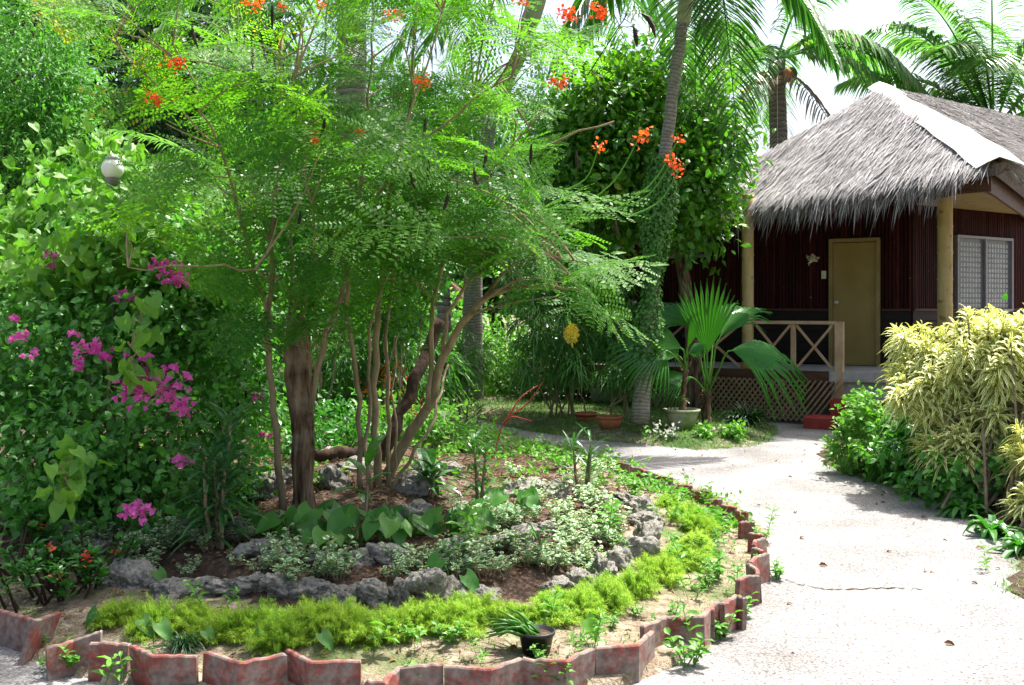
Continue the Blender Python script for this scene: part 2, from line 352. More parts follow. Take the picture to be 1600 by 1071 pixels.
M['redpaint']=roughmat('red_step_paint',[(.3,(.24,.03,.025)),(.7,(.36,.06,.05))],5,7,.7,.2,30)
M['metal_sheet']=roughmat('pale_roof_sheet',[(.3,(.50,.45,.39)),(.5,(.68,.64,.58)),(.7,(.78,.75,.70))],2.2,6,.5,.08,10,spec=.4)
M['kerb']=None
M['terracotta']=roughmat('terracotta',[(.3,(.36,.11,.05)),(.7,(.5,.19,.09))],7,7,.85,.25,40)
M['pot']=roughmat('mossy_pot',[(.3,(.24,.25,.16)),(.5,(.34,.33,.24)),(.75,(.3,.17,.1))],6,7,.85,.3,40,second=(5,.45,.62,(.16,.24,.05)))
M['blackplastic']=flat('black_plastic',(.014,.014,.016),.4,.5)
M['glass']=flat('globe_glass',(.8,.79,.72),.25,.5)
M['pane']=flat('window_pane',(.12,.135,.15),.25,.5)
M['capiz']=flat('capiz_shell',(.30,.31,.30),.4,.5)
M['alu']=flat('grey_frame',(.2,.18,.19),.4,.5)
M['steel']=flat('steel_knob',(.6,.58,.5),.3,.6)
M['crownshaft']=roughmat('crownshaft',[(.3,(.24,.29,.15)),(.7,(.40,.42,.26))],3,4,.5,.1,20,(1,1,.3))
M['lattice']=roughmat('lattice_slat',[(.3,(.20,.13,.075)),(.7,(.32,.22,.13))],8,5,.7,.2,30)
M['shell']=flat('shell_white',(.66,.6,.42),.4,.4)
M['dracstem']=roughmat('cane_stem',[(.3,(.12,.09,.06)),(.7,(.26,.21,.15))],8,7,.85,.4,40)

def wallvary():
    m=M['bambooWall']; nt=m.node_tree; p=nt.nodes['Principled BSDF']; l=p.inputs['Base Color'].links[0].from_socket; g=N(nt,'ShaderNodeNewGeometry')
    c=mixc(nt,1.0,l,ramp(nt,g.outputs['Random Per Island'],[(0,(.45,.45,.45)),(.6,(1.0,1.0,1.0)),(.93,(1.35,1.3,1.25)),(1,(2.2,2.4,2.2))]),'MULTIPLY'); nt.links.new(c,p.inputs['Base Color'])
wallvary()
def ringtrunk(name,c1,c2,freq=14):
    m,nt,p=mat(name); tc=N(nt,'ShaderNodeTexCoord'); sp=N(nt,'ShaderNodeSeparateXYZ'); nt.links.new(tc.outputs['UV'],sp.inputs[0])
    no=N(nt,'ShaderNodeTexNoise',Scale=5.0,Detail=8.0); nt.links.new(tc.outputs['Object'],no.inputs['Vector'])
    a=N(nt,'ShaderNodeMath',operation='MULTIPLY_ADD'); nt.links.new(no.outputs[0],a.inputs[0]); a.inputs[1].default_value=.12; nt.links.new(sp.outputs[1],a.inputs[2])
    b=N(nt,'ShaderNodeMath',operation='MULTIPLY'); nt.links.new(a.outputs[0],b.inputs[0]); b.inputs[1].default_value=freq
    f=N(nt,'ShaderNodeMath',operation='FRACT'); nt.links.new(b.outputs[0],f.inputs[0])
    c=ramp(nt,f.outputs[0],[(0,tuple(x*.4 for x in c1)),(.16,c1),(1,c2)])
    n2=N(nt,'ShaderNodeTexNoise',Scale=22.0,Detail=8.0); nt.links.new(tc.outputs['Object'],n2.inputs['Vector'])
    c=mixc(nt,.6,c,ramp(nt,n2.outputs[0],[(.3,(.25,.25,.25)),(.7,(1.0,1.0,1.0))]),'MULTIPLY')
    nt.links.new(c,p.inputs['Base Color']); p.inputs['Roughness'].default_value=.85
    bp=N(nt,'ShaderNodeBump',Strength=.35,Distance=.012); nt.links.new(f.outputs[0],bp.inputs['Height']); nt.links.new(bp.outputs[0],p.inputs['Normal']); return m
M['palmtrunk']=ringtrunk('ringed_palm_trunk',(.18,.165,.14),(.38,.35,.30),22)
M['cocotrunk']=ringtrunk('coconut_trunk',(.16,.13,.11),(.33,.29,.25),9)

def concrete():
    m,nt,p=mat('aggregate_concrete'); tc=N(nt,'ShaderNodeTexCoord')
    n1=N(nt,'ShaderNodeTexNoise',Scale=95.0,Detail=4.0,Roughness=.7); n2=N(nt,'ShaderNodeTexNoise',Scale=1.3,Detail=8.0); vo=N(nt,'ShaderNodeTexVoronoi',Scale=70.0)
    for n in (n1,n2,vo): nt.links.new(tc.outputs['Object'],n.inputs['Vector'])
    c=ramp(nt,n1.outputs[0],[(.35,(.09,.088,.084)),(.47,(.25,.245,.238)),(.62,(.39,.384,.375))])
    d=ramp(nt,n2.outputs[0],[(.32,(.62,.60,.58)),(.5,(.86,.85,.84)),(.68,(1,1,1))])
    c=mixc(nt,1.0,c,d,'MULTIPLY')
    e=ramp(nt,vo.outputs['Distance'],[(0,(1,1,1)),(.62,(1,1,1)),(.8,(.5,.48,.46))]); c=mixc(nt,.8,c,e,'MULTIPLY')
    # sparse embedded blue-grey pebbles
    v2=N(nt,'ShaderNodeTexVoronoi',Scale=7.0); nt.links.new(tc.outputs['Object'],v2.inputs['Vector'])
    mr=N(nt,'ShaderNodeMapRange'); nt.links.new(v2.outputs['Distance'],mr.inputs[0]); mr.inputs[1].default_value=.17; mr.inputs[2].default_value=.13
    sg=N(nt,'ShaderNodeSeparateColor'); nt.links.new(v2.outputs['Color'],sg.inputs[0])
    th=N(nt,'ShaderNodeMath',operation='GREATER_THAN'); nt.links.new(sg.outputs[0],th.inputs[0]); th.inputs[1].default_value=.72
    mu=N(nt,'ShaderNodeMath',operation='MULTIPLY'); nt.links.new(mr.outputs[0],mu.inputs[0]); nt.links.new(th.outputs[0],mu.inputs[1])
    c=mixc(nt,mu.outputs[0],c,(.26,.30,.35))
    nt.links.new(c,p.inputs['Base Color']); p.inputs['Roughness'].default_value=.9; p.inputs['Specular IOR Level'].default_value=.15
    bp=N(nt,'ShaderNodeBump',Strength=.6,Distance=.006); nt.links.new(n1.outputs[0],bp.inputs['Height']); nt.links.new(bp.outputs[0],p.inputs['Normal']); return m
M['path']=concrete()
def kerbmat():
    m,nt,p=mat('worn_kerb_tile'); tc=N(nt,'ShaderNodeTexCoord'); g=N(nt,'ShaderNodeObjectInfo')
    n1=N(nt,'ShaderNodeTexNoise',Scale=6.5,Detail=9.0,Roughness=.7); n2=N(nt,'ShaderNodeTexNoise',Scale=30.0,Detail=8.0)
    mp=N(nt,'ShaderNodeVectorMath',operation='ADD'); nt.links.new(tc.outputs['Object'],mp.inputs[0]); 
    for n in (n1,n2): nt.links.new(tc.outputs['Object'],n.inputs['Vector'])
    grey=ramp(nt,n2.outputs[0],[(.3,(.12,.085,.07)),(.7,(.27,.215,.18))])
    red=ramp(nt,n2.outputs[0],[(.3,(.15,.036,.028)),(.7,(.27,.075,.055))])
    mr=N(nt,'ShaderNodeMapRange'); nt.links.new(n1.outputs[0],mr.inputs[0]); mr.inputs[1].default_value=.48; mr.inputs[2].default_value=.60
    c=mixc(nt,mr.outputs[0],grey,red)
    nt.links.new(c,p.inputs['Base Color']); p.inputs['Roughness'].default_value=.75; p.inputs['Specular IOR Level'].default_value=.25
    bp=N(nt,'ShaderNodeBump',Strength=.35,Distance=.006); nt.links.new(n2.outputs[0],bp.inputs['Height']); nt.links.new(bp.outputs[0],p.inputs['Normal']); return m
M['kerb']=kerbmat()
# ================================================================== SETTING
def sdist(P, poly):                      # signed distance to a polygon, >0 inside
    P=np.asarray(P,float); Q=np.asarray(poly,float); A=Q; B=np.roll(Q,-1,0); d=np.full(len(P),1e9); ins=np.zeros(len(P),bool)
    for a,b in zip(A,B):
        e=b-a; t=np.clip(((P-a)@e)/(e@e),0,1); d=np.minimum(d,np.linalg.norm(P-a-t[:,None]*e,axis=1))
        c=((a[1]<=P[:,1])!=(b[1]<=P[:,1])); xx=a[0]+(P[:,1]-a[1])/np.where(e[1]==0,1e-9,e[1])*e[0]; ins^=c&(P[:,0]<xx)
    return np.where(ins,d,-d)
BED=[(-3.3,5.25),(-2.55,4.95),(-1.85,4.42),(-1.26,4.16),(-.62,4.12),(0,4.15),(.5,4.30),(.9,4.80),(1.28,5.6),(1.58,6.4),(1.78,7.2),(1.76,8.2),(1.55,9.1),(1.2,10.0),(.75,11.2),(-.2,12.6),(-1.2,13.6),(-3,14.6),(-6,14.8),(-8,12),(-8,6.2),(-5,5.6)]
RBED=[(2.85,5.35),(2.72,5.75),(3.25,6.6),(3.45,8.0),(3.35,9.0),(3.1,10.0),(3.25,11.0),(3.8,12.4),(4.5,12.9),(14,13.6),(14,4.6),(4.2,4.4)]
VERGE=[(-.8,15.1),(.25,13.1),(.78,12.45),(1.5,11.9),(2.1,11.4),(2.7,11.7),(3.05,12.2),(3.3,12.8),(3.5,13.7),(3.0,16.5),(0,18),(-1.6,17.5)]
def sstep(x,a,b): x=np.clip((x-a)/(b-a),0,1); return x*x*(3-2*x)
def bedh(P):
    d=sdist(P,BED); n=np.array([mnoise.noise((x*1.7,y*1.7,0)) for x,y in P])*.035*np.clip(d*3,0,1)
    h=.045+.07*sstep(d,0,.8)+.10*sstep(d,.85,1.15)+.05*sstep(d,1.2,2.0)+.12*sstep(d,2.0,2.5)+.04*sstep(d,2.6,3.5)
    return np.where(d>-.02,h+n,-.12)
def verh(P):
    d=sdist(P,VERGE); return np.where(d>0,.01+.10*sstep(d,0,.5),-.1)
def rbedh(P):
    d=sdist(P,RBED); return np.where(d>0,.012+.08*sstep(d,0,.6),-.1)
def bz(x,y): return float(bedh(np.array([(x,y)]))[0])
def groundz(x,y):
    p=np.array([(x,y)]); return max(0,float(bedh(p)[0]),float(verh(p)[0]),float(rbedh(p)[0]))
def on(px,py):                           # ground point seen at a photo pixel, on the mounds too
    z=0.0
    for _ in range(25):
        p=atz(px,py,z); z=.5*z+.5*groundz(p[0],p[1])
    p[2]=z; return p
def sheet(name, hf, x0,x1,y0,y1, st, m):
    xs=np.arange(x0,x1+st/2,st); ys=np.arange(y0,y1+st/2,st); X,Y=np.meshgrid(xs,ys); P=np.stack((X.ravel(),Y.ravel()),-1)
    h=hf(P); V=np.column_stack((P,h)); nx=len(xs); i=np.arange(len(ys)-1)[:,None]*nx+np.arange(nx-1)[None]
    F=np.stack((i,i+1,i+nx+1,i+nx),-1).reshape(-1,4); F=F[(h[F]>-.08).any(1)]
    mb=MB().add(V,F); return tag(mb.build(name,m,smooth=True),kind='structure')
g=MB().add([(-160,-40,0),(160,-40,0),(160,200,0),(-160,200,0)],[(0,1,2,3)]); tag(g.build('ground',M['dirt']),kind='structure')
pp=[(-7,1.5),(9,1.5),(9,6),(4.5,11),(4.6,13.4),(3.2,14.4),(1,14),(-.2,14.6),(-1.6,16.5),(-3,18),(-5,18),(-3.2,15),(-7,15)]
pm=MB(); pm.add([(x,y,.004) for x,y in [(-7,1.5),(9,1.5),(9,6),(4.5,11)]]+[(-7,11,.004)],[(0,1,2,3)]); pm.more([(0,3,4)],0)
pm.add([(-7,11,.004),(4.5,11,.004),(4.6,13.4,.004),(3.2,14.4,.004)],[(0,1,2,3)]); pm.add([(-7,11,.004),(3.2,14.4,.004),(-1.6,16.5,.004),(-7,16.5,.004)],[(0,1,2,3)])
tag(pm.build('path',M['path']),kind='structure')
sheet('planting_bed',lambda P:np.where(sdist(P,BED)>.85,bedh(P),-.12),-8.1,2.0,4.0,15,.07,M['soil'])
sheet('bed_edge',lambda P:np.where(sdist(P,BED)<1.05,bedh(P)-.012*sstep(sdist(P,BED),.8,1.0),-.12),-8.1,2.0,4.0,15,.07,M['sunlit_sand'])
sheet('shrub_bed',rbedh,2.6,14,4.3,13.7,.1,M['soil'])
sheet('lawn_verge',verh,-1.7,3.6,11.2,18.1,.08,M['dirt'])
# crack across the path
rg=rng_(3); cp=[on(x,y) for x,y in ((1222,905),(1250,915),(1290,922),(1340,923),(1380,921),(1440,922))]; cp=smooth_path(cp,40); cp[:,1]+=rg.normal(0,.012,40)
mb=MB(); w=rg.uniform(.003,.010,40); V=np.concatenate((cp+np.c_[np.zeros(40),w,np.zeros(40)],cp-np.c_[np.zeros(40),w,np.zeros(40)])); V[:,2]=.008
mb.add(V,[(i,i+1,i+41,i+40) for i in range(39)]); tag(mb.build('path_crack',M['darkwood']),kind='structure')

# ================================================================== HUT
aD=np.array((-.866,.5,0)); nA=np.array((-.5,-.866,0)); bD=np.array((.82,.572,0)); nB=np.array((.572,-.82,0)); Wc=np.array((5.85,15.0,0)); UPZ=np.array((0,0,1.)); FZ=.72
hut=thing('thatched_hut','dark red bamboo hut with grey thatched roof and railed porch on the right','hut',(5.85,15,0))
def A_(s,z,off=0): return Wc+aD*s+nA*off+UPZ*z
def B_(s,z,off=0): return Wc+bD*s+nB*off+UPZ*z
def ribs(mb,fn,s0,s1,z0,z1,pitch=.052):
    n=max(1,round((s1-s0)/pitch)); rr=rng_(int(s1*100))
    for k in range(n):
        u=np.linspace(0,np.pi,6); s=s0+(s1-s0)*(k+.5-.5*np.cos(u))/n; o=.022*np.sin(u)+rr.uniform(0,.006); ng=8; zs=np.linspace(z0,z1,ng)
        V=np.array([fn(a,z,b+(.003 if q%3==0 else 0)) for q,z in enumerate(zs) for a,b in zip(s,o)])
        mb.add(V,[(q*6+i,q*6+i+1,q*6+7+i,q*6+6+i) for q in range(ng-1) for i in range(5)])
DS0,DS1,DZ=.43,1.17,2.63
mb=MB()
for s0,s1,z0 in ((0,DS0,1.55),(DS1,4.6,1.55),(DS0,DS1,DZ+.03)): ribs(mb,A_,s0,s1,z0,3.3)
ribs(mb,B_,0,1.05,1.55,3.3); ribs(mb,B_,2.68,6,1.55,3.3); ribs(mb,B_,1.05,2.68,2.72,3.3); ribs(mb,B_,1.05,2.68,1.30,1.52)
# plain backing so no light leaks through
for fn,L in ((A_,4.6),(B_,6.0)):
    p,q=fn(0,0,-.06),fn(L,0,-.06); mb.add([p,q,q+UPZ*3.35,p+UPZ*3.35],[(0,1,2,3)])
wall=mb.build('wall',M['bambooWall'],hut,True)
mb=MB()
for s0,s1,fn in ((0,DS0,A_),(DS1,4.6,A_),(0,6,B_)):
    for k in range(5):
        z=FZ+.02+k*.165; c=(fn(s0,z+.08,.012)+fn(s1,z+.08,.012))/2; X=aD if fn is A_ else bD; Y=nA if fn is A_ else nB
        box(mb,c,s1-s0-.004,.03,.157,X,Y)
mb.build('wainscot',M['darkboard'],hut)
mb=MB()
for fn,X,Y,L in ((A_,aD,nA,((0,DS0),(DS1,4.6))),(B_,bD,nB,((0,6),))):
    for s0,s1 in L: box(mb,(fn(s0,1.56,.03)+fn(s1,1.56,.03))/2,s1-s0-.01,.05,.03,X,Y)
mb.build('wall_ledge',M['fascia'],hut)
# door
df=MB(); fw=.055
for s in (DS0+fw/2,DS1-fw/2): box(df,A_(s,(FZ+DZ)/2,.03),fw,.09,DZ-FZ-.002,aD,nA)
box(df,A_((DS0+DS1)/2,DZ-fw/2,.032),DS1-DS0-2*fw-.002,.088,fw,aD,nA)
dr=df.build('door',M['yellow_paint'],hut)
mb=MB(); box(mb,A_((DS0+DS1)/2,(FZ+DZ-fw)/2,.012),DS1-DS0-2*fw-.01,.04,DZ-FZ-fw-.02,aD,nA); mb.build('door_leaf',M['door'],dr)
mb=MB(); hc=A_(DS1-.11,1.67,.04); lathe_pts=[(0,0),(.03,0),(.03,.008),(.012,.012),(.012,.03),(.026,.04),(.028,.055),(.016,.066),(0,.068)]
a=np.linspace(0,2*np.pi,14,endpoint=False); V=np.concatenate([hc+nA*z+r*(np.cos(a)[:,None]*aD+np.sin(a)[:,None]*UPZ) for r,z in lathe_pts])
mb.add(V,[(i*14+j,i*14+(j+1)%14,i*14+14+(j+1)%14,i*14+14+j) for i in range(8) for j in range(14)]); mb.build('handle',M['steel'],dr,True)
# switch, louvre, window
mb=MB(); box(mb,A_(1.25,2.09,.035),.07,.02,.12,aD,nA); box(mb,A_(1.25,2.09,.048),.022,.012,.04,aD,nA); mb.build('light_switch',M['shell'],hut)
mb=MB(); 
for dz in (-.2,.2): box(mb,A_(3.5,2.62+dz,.035),.74,.06,.04,aD,nA)
for ds in (-.39,.39): box(mb,A_(3.5+ds,2.62,.037),.04,.064,.44,aD,nA)
lv=mb.build('louvre_window',M['alu'],hut); mb=MB()
for k in range(7): box(mb,A_(3.5,2.46+k*.053,.035),.735,.05,.006,aD,nrm(nA*.7-UPZ*.7),nrm(nA*.7+UPZ*.7))
mb.build('slat',M['glass'] if False else M['alu'],lv)
mb=MB(); w0,w1,z0,z1=1.08,2.65,1.53,2.70
for z in (z0+.02,z1-.02): box(mb,B_((w0+w1)/2,z,.035),w1-w0,.07,.04,bD,nB)
for s in (w0+.02,(w0+w1)/2,w1-.02): box(mb,B_(s,(z0+z1)/2,.037),.04,.066,z1-z0-.082,bD,nB)
wf=mb.build('window',M['alu'],hut)
mb=MB(); box(mb,B_((w0+w1)/2,(z0+z1)/2,.012),w1-w0-.08,.012,z1-z0-.08,bD,nB); mb.build('pane',M['pane'],wf)
for h in (0,1):
    mb=MB()
    for i in range(8):
        for j in range(13):
            s=w0+.09+h*(w1-w0)/2+i*.082; z=z0+.09+j*.079; box(mb,B_(s,z,.02),.055,.006,.055,bD,nB)
    mb.build('shell_panes',M['capiz'],wf)
# porch
lp,ep,np_=np.array((3.35,14.55,0)),np.array((4.45,13.91,0)),np.array((5.92,14.0,0))
F=[A_(4.6,0,1.72),A_(.78,0,1.72),np.array((5.0,13.72,0)),np.array((6.25,13.45,0)),np.array((10.6,16.5,0)),B_(6,0,0)+np.array((0,.2,0)),Wc+np.array((0,.3,0)),A_(4.6,0,-.2)]
def slab(mb,F,z0,z1):
    n=len(F); F=np.array(F); b=mb.n; mb.add(np.concatenate((F+UPZ*z0,F+UPZ*z1)),[(i,(i+1)%n,n+(i+1)%n,n+i) for i in range(n)])
    mb.more([(n+0,n+k,n+k+1) for k in range(1,n-1)],b)
mb=MB(); b=0
slab(mb,[F[0],F[1],Wc,F[7]],FZ-.14,FZ); slab(mb,[F[1]+(.004,0,0),F[2],F[3],F[4],F[5],Wc],FZ-.135,FZ+.001)
mb.build('porch_floor',M['cement'],hut)
mb=MB(); slab(mb,[F[1]+nA*-.1,F[2]-nA*.06,F[3]+(0,.08,0),F[4]+(0,.1,0),F[5],Wc],0,FZ-.14); slab(mb,[F[0]-nA*.5,F[1]-nA*.5,Wc,F[7]],0,FZ-.15); mb.build('plinth',M['cement'],hut)
mb=MB(); box(mb,(F[0]+F[1])/2+UPZ*(FZ-.08)+nA*.02,3.80,.035,.17,aD,nA); box(mb,(F[0]+F[1])/2+UPZ*(FZ-.27)-nA*.03,3.80,.035,.18,aD,nA); mb.build('floor_edge',M['fascia'],hut)
for p,r,nm in ((lp,.082,'bamboo post'),(np_,.1,'bamboo post')):
    mb=MB(); zs=[FZ]; 
    zz=[FZ]; rr=[r]
    for k in range(7):
        z=FZ+.18+k*.36
        for dz,f in ((-.02,1),(0,1.07),(.02,1)): zz.append(z+dz); rr.append(r*f)
    zz.append(3.2); rr.append(r*.97)
    add_tube(mb,[p+UPZ*z for z in zz],rr,16); mb.build('post',M['post'],hut,True)
mb=MB(); box(mb,ep+UPZ*.70,.105,.105,1.40,aD,nA); mb.build('rail_post',M['rail'],hut)
def rail(mb0,p,q,nx):
    L=np.linalg.norm(q-p); X=nrm(q-p); mb=MB(); box(mb,(p+q)/2+UPZ*1.385,L,.10,.045,X,nA); mb.build('handrail',M['rail'],hut)
    for i in range(1,nx):
        mb=MB(); box(mb,p+X*L*i/nx+UPZ*(FZ+.321),.06,.06,.64,X,nA); mb.build('baluster',M['rail'],hut)
    for i in range(nx):
        u=p+X*(L*i/nx+.035); v=p+X*(L*(i+1)/nx-.035)
        mb=MB(); bar(mb,u+UPZ*(FZ+.02)+nA*.016,v+UPZ*1.35+nA*.016,.03,.04,nA); bar(mb,u+UPZ*1.35-nA*.016,v+UPZ*(FZ+.02)-nA*.016,.03,.04,nA); mb.build('cross_brace',M['rail'],hut)
rail(None,lp+aD*-.075,ep+aD*.055,2); rail(None,lp+aD*1.7,lp+aD*.075,2)
for k,(c,l,dp,z) in enumerate((((4.62,13.27,0),1.55,.50,.15),((4.86,13.55,0),1.2,.34,.36))):
    mb=MB(); box(mb,np.array(c)+UPZ*z/2,l,dp,z,aD,nA); mb.build('step',M['redpaint'],hut)
lat=MB(); L0,L1,H=.98,3.5,.60
for lay,(sl_,of) in enumerate(((.42,1.80),(-.42,1.815))):
    for k in range(34):
        s=L0+(k/33)*(L1-L0)+(.0 if lay==0 else -.42+.42); bar(lat,A_(s,.04,of),A_(s+sl_*(1 if lay==0 else 1)+(.0 if lay==0 else .0),H,of),.026,.008,nA)
tag(lat.build('lattice_panel',M['lattice']),'brown diagonal wooden lattice panel under the hut porch railing','lattice')
ORG  # lattice stands free against the porch
# roof
E_=np.array((5.95,12.6,3.36)); L_=np.array((2.25,15.75,3.0)); P_=np.array((5.8,16.0,5.0)); R_=np.array((9.4,17.9,3.30)); Q_=np.array((11.3,20.,4.95)); K_=np.array((8,22.0,3.1)); K2=np.array((13.5,21.5,3.2))
mb=MB(); dn=UPZ*.14
mb.add([L_,E_,P_],[(0,1,2)]); mb.add([E_,R_,Q_,P_],[(0,1,2,3)]); mb.add([R_,K2,Q_],[(0,1,2)]); mb.add([P_,K_,L_],[(0,1,2)]); mb.add([P_,Q_,K2,K_],[(0,1,2,3)])
mb.add([L_-dn,P_-dn,E_-dn],[(0,1,2)]); mb.add([E_-dn,P_-dn,Q_-dn,R_-dn],[(0,1,2,3)]); mb.add([L_,L_-dn,E_-dn,E_],[(0,1,2,3)]); mb.add([E_,E_-dn,R_-dn,R_],[(0,1,2,3)])
roof=mb.build('roof',M['thatchbase'],hut)
def thatch(mb,rng,tri,n,ln=(.3,.55),w=(.014,.032),lift=(.015,.06)):
    a,b,c=(np.array(t) for t in tri); nn=nrm(np.cross(b-a,c-a)); nn=nn*(1 if nn[2]>0 else -1)
    u,v=rng.random(n),rng.random(n); m=u+v>1; u[m],v[m]=1-u[m],1-v[m]
    O=a+u[:,None]*(b-a)+v[:,None]*(c-a); down=nrm(-UPZ+nn*nn[2]); sd=np.cross(nn,down)
    D=down+sd*rng.normal(0,.16,n)[:,None]+nn*rng.normal(.06,.06,n)[:,None]
    strap(mb,O+nn*rng.uniform(*lift,n)[:,None]+nn*.01,D,rng.uniform(*ln,n),rng.uniform(*w,n),rng.uniform(.02,.14,n),3,.3,'grass',up=nn)
def fringe(mb,rng,p,q,n,inward,ln=(.16,.46)):
    t=rng.random(n); O=p+t[:,None]*(q-p)-inward*rng.uniform(-.05,.25,n)[:,None]; O[:,2]+=rng.uniform(-.07,.06,n)
    e=nrm(q-p); D=-inward*-1*0+nrm(np.cross(e,UPZ)*(1 if np.dot(np.cross(e,UPZ),inward)>0 else -1))*rng.uniform(.55,1.1,n)[:,None]*1.0+e*rng.normal(0,.28,n)[:,None]-UPZ*rng.uniform(.25,.7,n)[:,None]
    strap(mb,O,D,rng.uniform(*ln,n)*rng.choice([.8,1,1.25],n),rng.uniform(.014,.034,n),rng.uniform(.15,.75,n),4,.35,'grass')
rg=rng_(11); th=MB(); off=UPZ*.02
thatch(th,rg,(L_,E_,P_),15000); E1=E_+(P_-E_)*.06; R1=R_+(Q_-R_)*.10; thatch(th,rg,(E1,R1,Q_),8000,(.22,.4)); thatch(th,rg,(E1,Q_,P_),8000); thatch(th,rg,(P_,K_,L_),3000)
outA=nrm(np.array((-.65,-.76,0))); outB=nrm(np.array((.83,-.55,0)))
fringe(th,rg,L_+off,E_+(L_-E_)*.09,2500,outA); fringe(th,rg,E_+(R_-E_)*.10+UPZ*.06,R_+off+UPZ*.06,900,outB,(.06,.15)); fringe(th,rg,L_+off,L_+(P_-L_)*.3,300,nrm(np.array((-.9,.2,0))))
th.build('thatch',M['thatch'],roof)
mb=MB()
for p,q,o in ((E_+(0.0,.10,-.02),L_+(.1,0,.28),outA),(E_+(0.03,.13,-.024),R_+(-.1,0,-.024),outB)):
    X=nrm(q-p); L=np.linalg.norm(q-p); box(mb,(p+q)/2-UPZ*.15-o*.06,L-.04,.04,.30,X,o,nrm(np.cross(X,o))*(1 if np.cross(X,o)[2]>0 else -1))
mb.build('fascia_board',M['fascia'],hut)
mb=MB(); cz=3.10; mb.add([(5.97,13.12,cz),(9.2,17.6,cz),B_(6,cz,.03),B_(0,cz,.03)+(0,-.03,0)],[(0,1,2,3)]); mb.build('porch_ceiling',M['yellow_paint'],hut); mb=MB(); mb.add([(5.9,13.1,cz-.01),Wc+(0,-.06,cz-.01),A_(4.4,cz-.01,.04),(2.75,15.4,cz-.01)],[(0,1,2,3)]); mb.build('porch_ceiling',M['darkboard'],hut)  # left ceiling coloured dark to hold the porch shadow
def hipcap(t0,t1,w0,w1,lift):
    ts=np.linspace(t0,t1,7); mb=MB(); nl=nrm(np.cross(E_-P_,L_-P_)); nl*=np.sign(nl[2]); nr=nrm(np.cross(E_-P_,Q_-P_)); nr*=np.sign(nr[2]); ax=nrm(E_-P_)
    dl=np.cross(nl,ax); dl*=np.sign(np.dot(dl,L_-E_)); dr=np.cross(nr,ax); dr*=np.sign(np.dot(dr,R_-E_)); V=[]
    up=nrm(nl+nr)
    for i,t in enumerate(ts):
        c=P_+(E_-P_)*t+up*(lift+.014*math.sin(i*2.1)+.008*math.sin(i*5.3+t0*9)); w=w0+(w1-w0)*(t-t0)/(t1-t0); lw=w*.42; rw=w*.72
        for k,(d,ww) in enumerate(((dl,lw),(dl,lw*.5),(dl,0),(dr,rw*.5),(dr,rw))): 
            for q in (0,-.012): V.append(c+d*ww+up*(q-(.02 if k in(0,4) else 0)))
    F=[]
    for i in range(6):
        for k in range(4):
            a=i*10+k*2; F.append((a,a+2,a+12,a+10)); F.append((a+1,a+11,a+13,a+3))
        for k in (0,8): a=i*10+k; F.append((a,a+10,a+11,a+1))
    for i in (0,60):
        for k in range(4): a=i+k*2; F.append((a,a+1,a+3,a+2))
    mb.add(V,F); return mb.build('ridge_sheet',M['metal_sheet'],hut)
hipcap(-.05,.57,.46,.54,.085); hipcap(.49,1.02,.58,.70,.13)
# wall ornament (shell spray) hangs on the wall
mb=MB(); rg=rng_(5); c=A_(1.42,2.33,.05); n=26; D=nA*.5+rdir(rg,n); put(mb,t_leaf(.6,.1,.2),np.repeat(c[None],n,0)+rg.normal(0,.02,(n,3)),D,rdir(rg,n),rg.uniform(.06,.11,n))
tag(mb.build('wall_ornament',M['shell']),'small pale shell ornament hanging on the dark wall beside the ochre door','ornament')

# second hut, far behind the trees
h2=thing('thatched_hut','distant pale thatched hut glimpsed between the stems of the feathery trees','hut',(-3.1,21,0)); mb=MB(); c=np.array((-3.1,21,0))
co=[c+np.array((sx*1.9,sy*1.9,2.0)) for sx,sy in ((-1,-1),(1,-1),(1,1),(-1,1))]; pk=c+UPZ*3.75
for i in range(4): mb.add([co[i],co[(i+1)%4],pk],[(0,1,2)])
r2=mb.build('roof',M['thatchbase'],h2); mb=MB(); rg=rng_(12)
for i in range(4): thatch(mb,rg,(co[i],co[(i+1)%4],pk),2200,(.3,.6),(.02,.045))
for i in range(4): fringe(mb,rg,co[i],co[(i+1)%4],350,nrm((co[i]+co[(i+1)%4])/2-c-UPZ*2)*np.array((1,1,0)))
mb.build('thatch',M['dryfrond'],r2)
mb=MB()
for i in range(4):
    p,q=co[i]*np.array((1,1,0)),co[(i+1)%4]*np.array((1,1,0)); p=c+(p-c)*.75; q=c+(q-c)*.75; mb.add([p,q,q+UPZ*2.2,p+UPZ*2.2],[(0,1,2,3)])
mb.build('wall',M['darkwood'],h2)

# garden globe lamp
p=at(176,264,7.2); lamp=thing('garden_lamp','white globe garden lamp half hidden by the leafy climber on the left','lamp',(p[0],p[1],0))
mb=MB(); an=np.linspace(0,np.pi,14); lathe(mb,p,[(max(.077*math.sin(a),.001),-.077*math.cos(a)) for a in an],24); mb.build('globe',M['glass'],lamp,True)
mb=MB(); lathe(mb,p+UPZ*.063,[(.001,.036),(.025,.033),(.050,.016),(.053,0),(.048,-.006)],20); mb.build('cap',M['capiz'],lamp,True)
mb=MB(); add_tube(mb,[(p[0],p[1],0),(p[0],p[1],p[2]-.12)],.025,10); lathe(mb,p-UPZ*.12,[(.025,0),(.05,.02),(.055,.05)],16); mb.build('lamp_post',M['alu'],lamp,True)
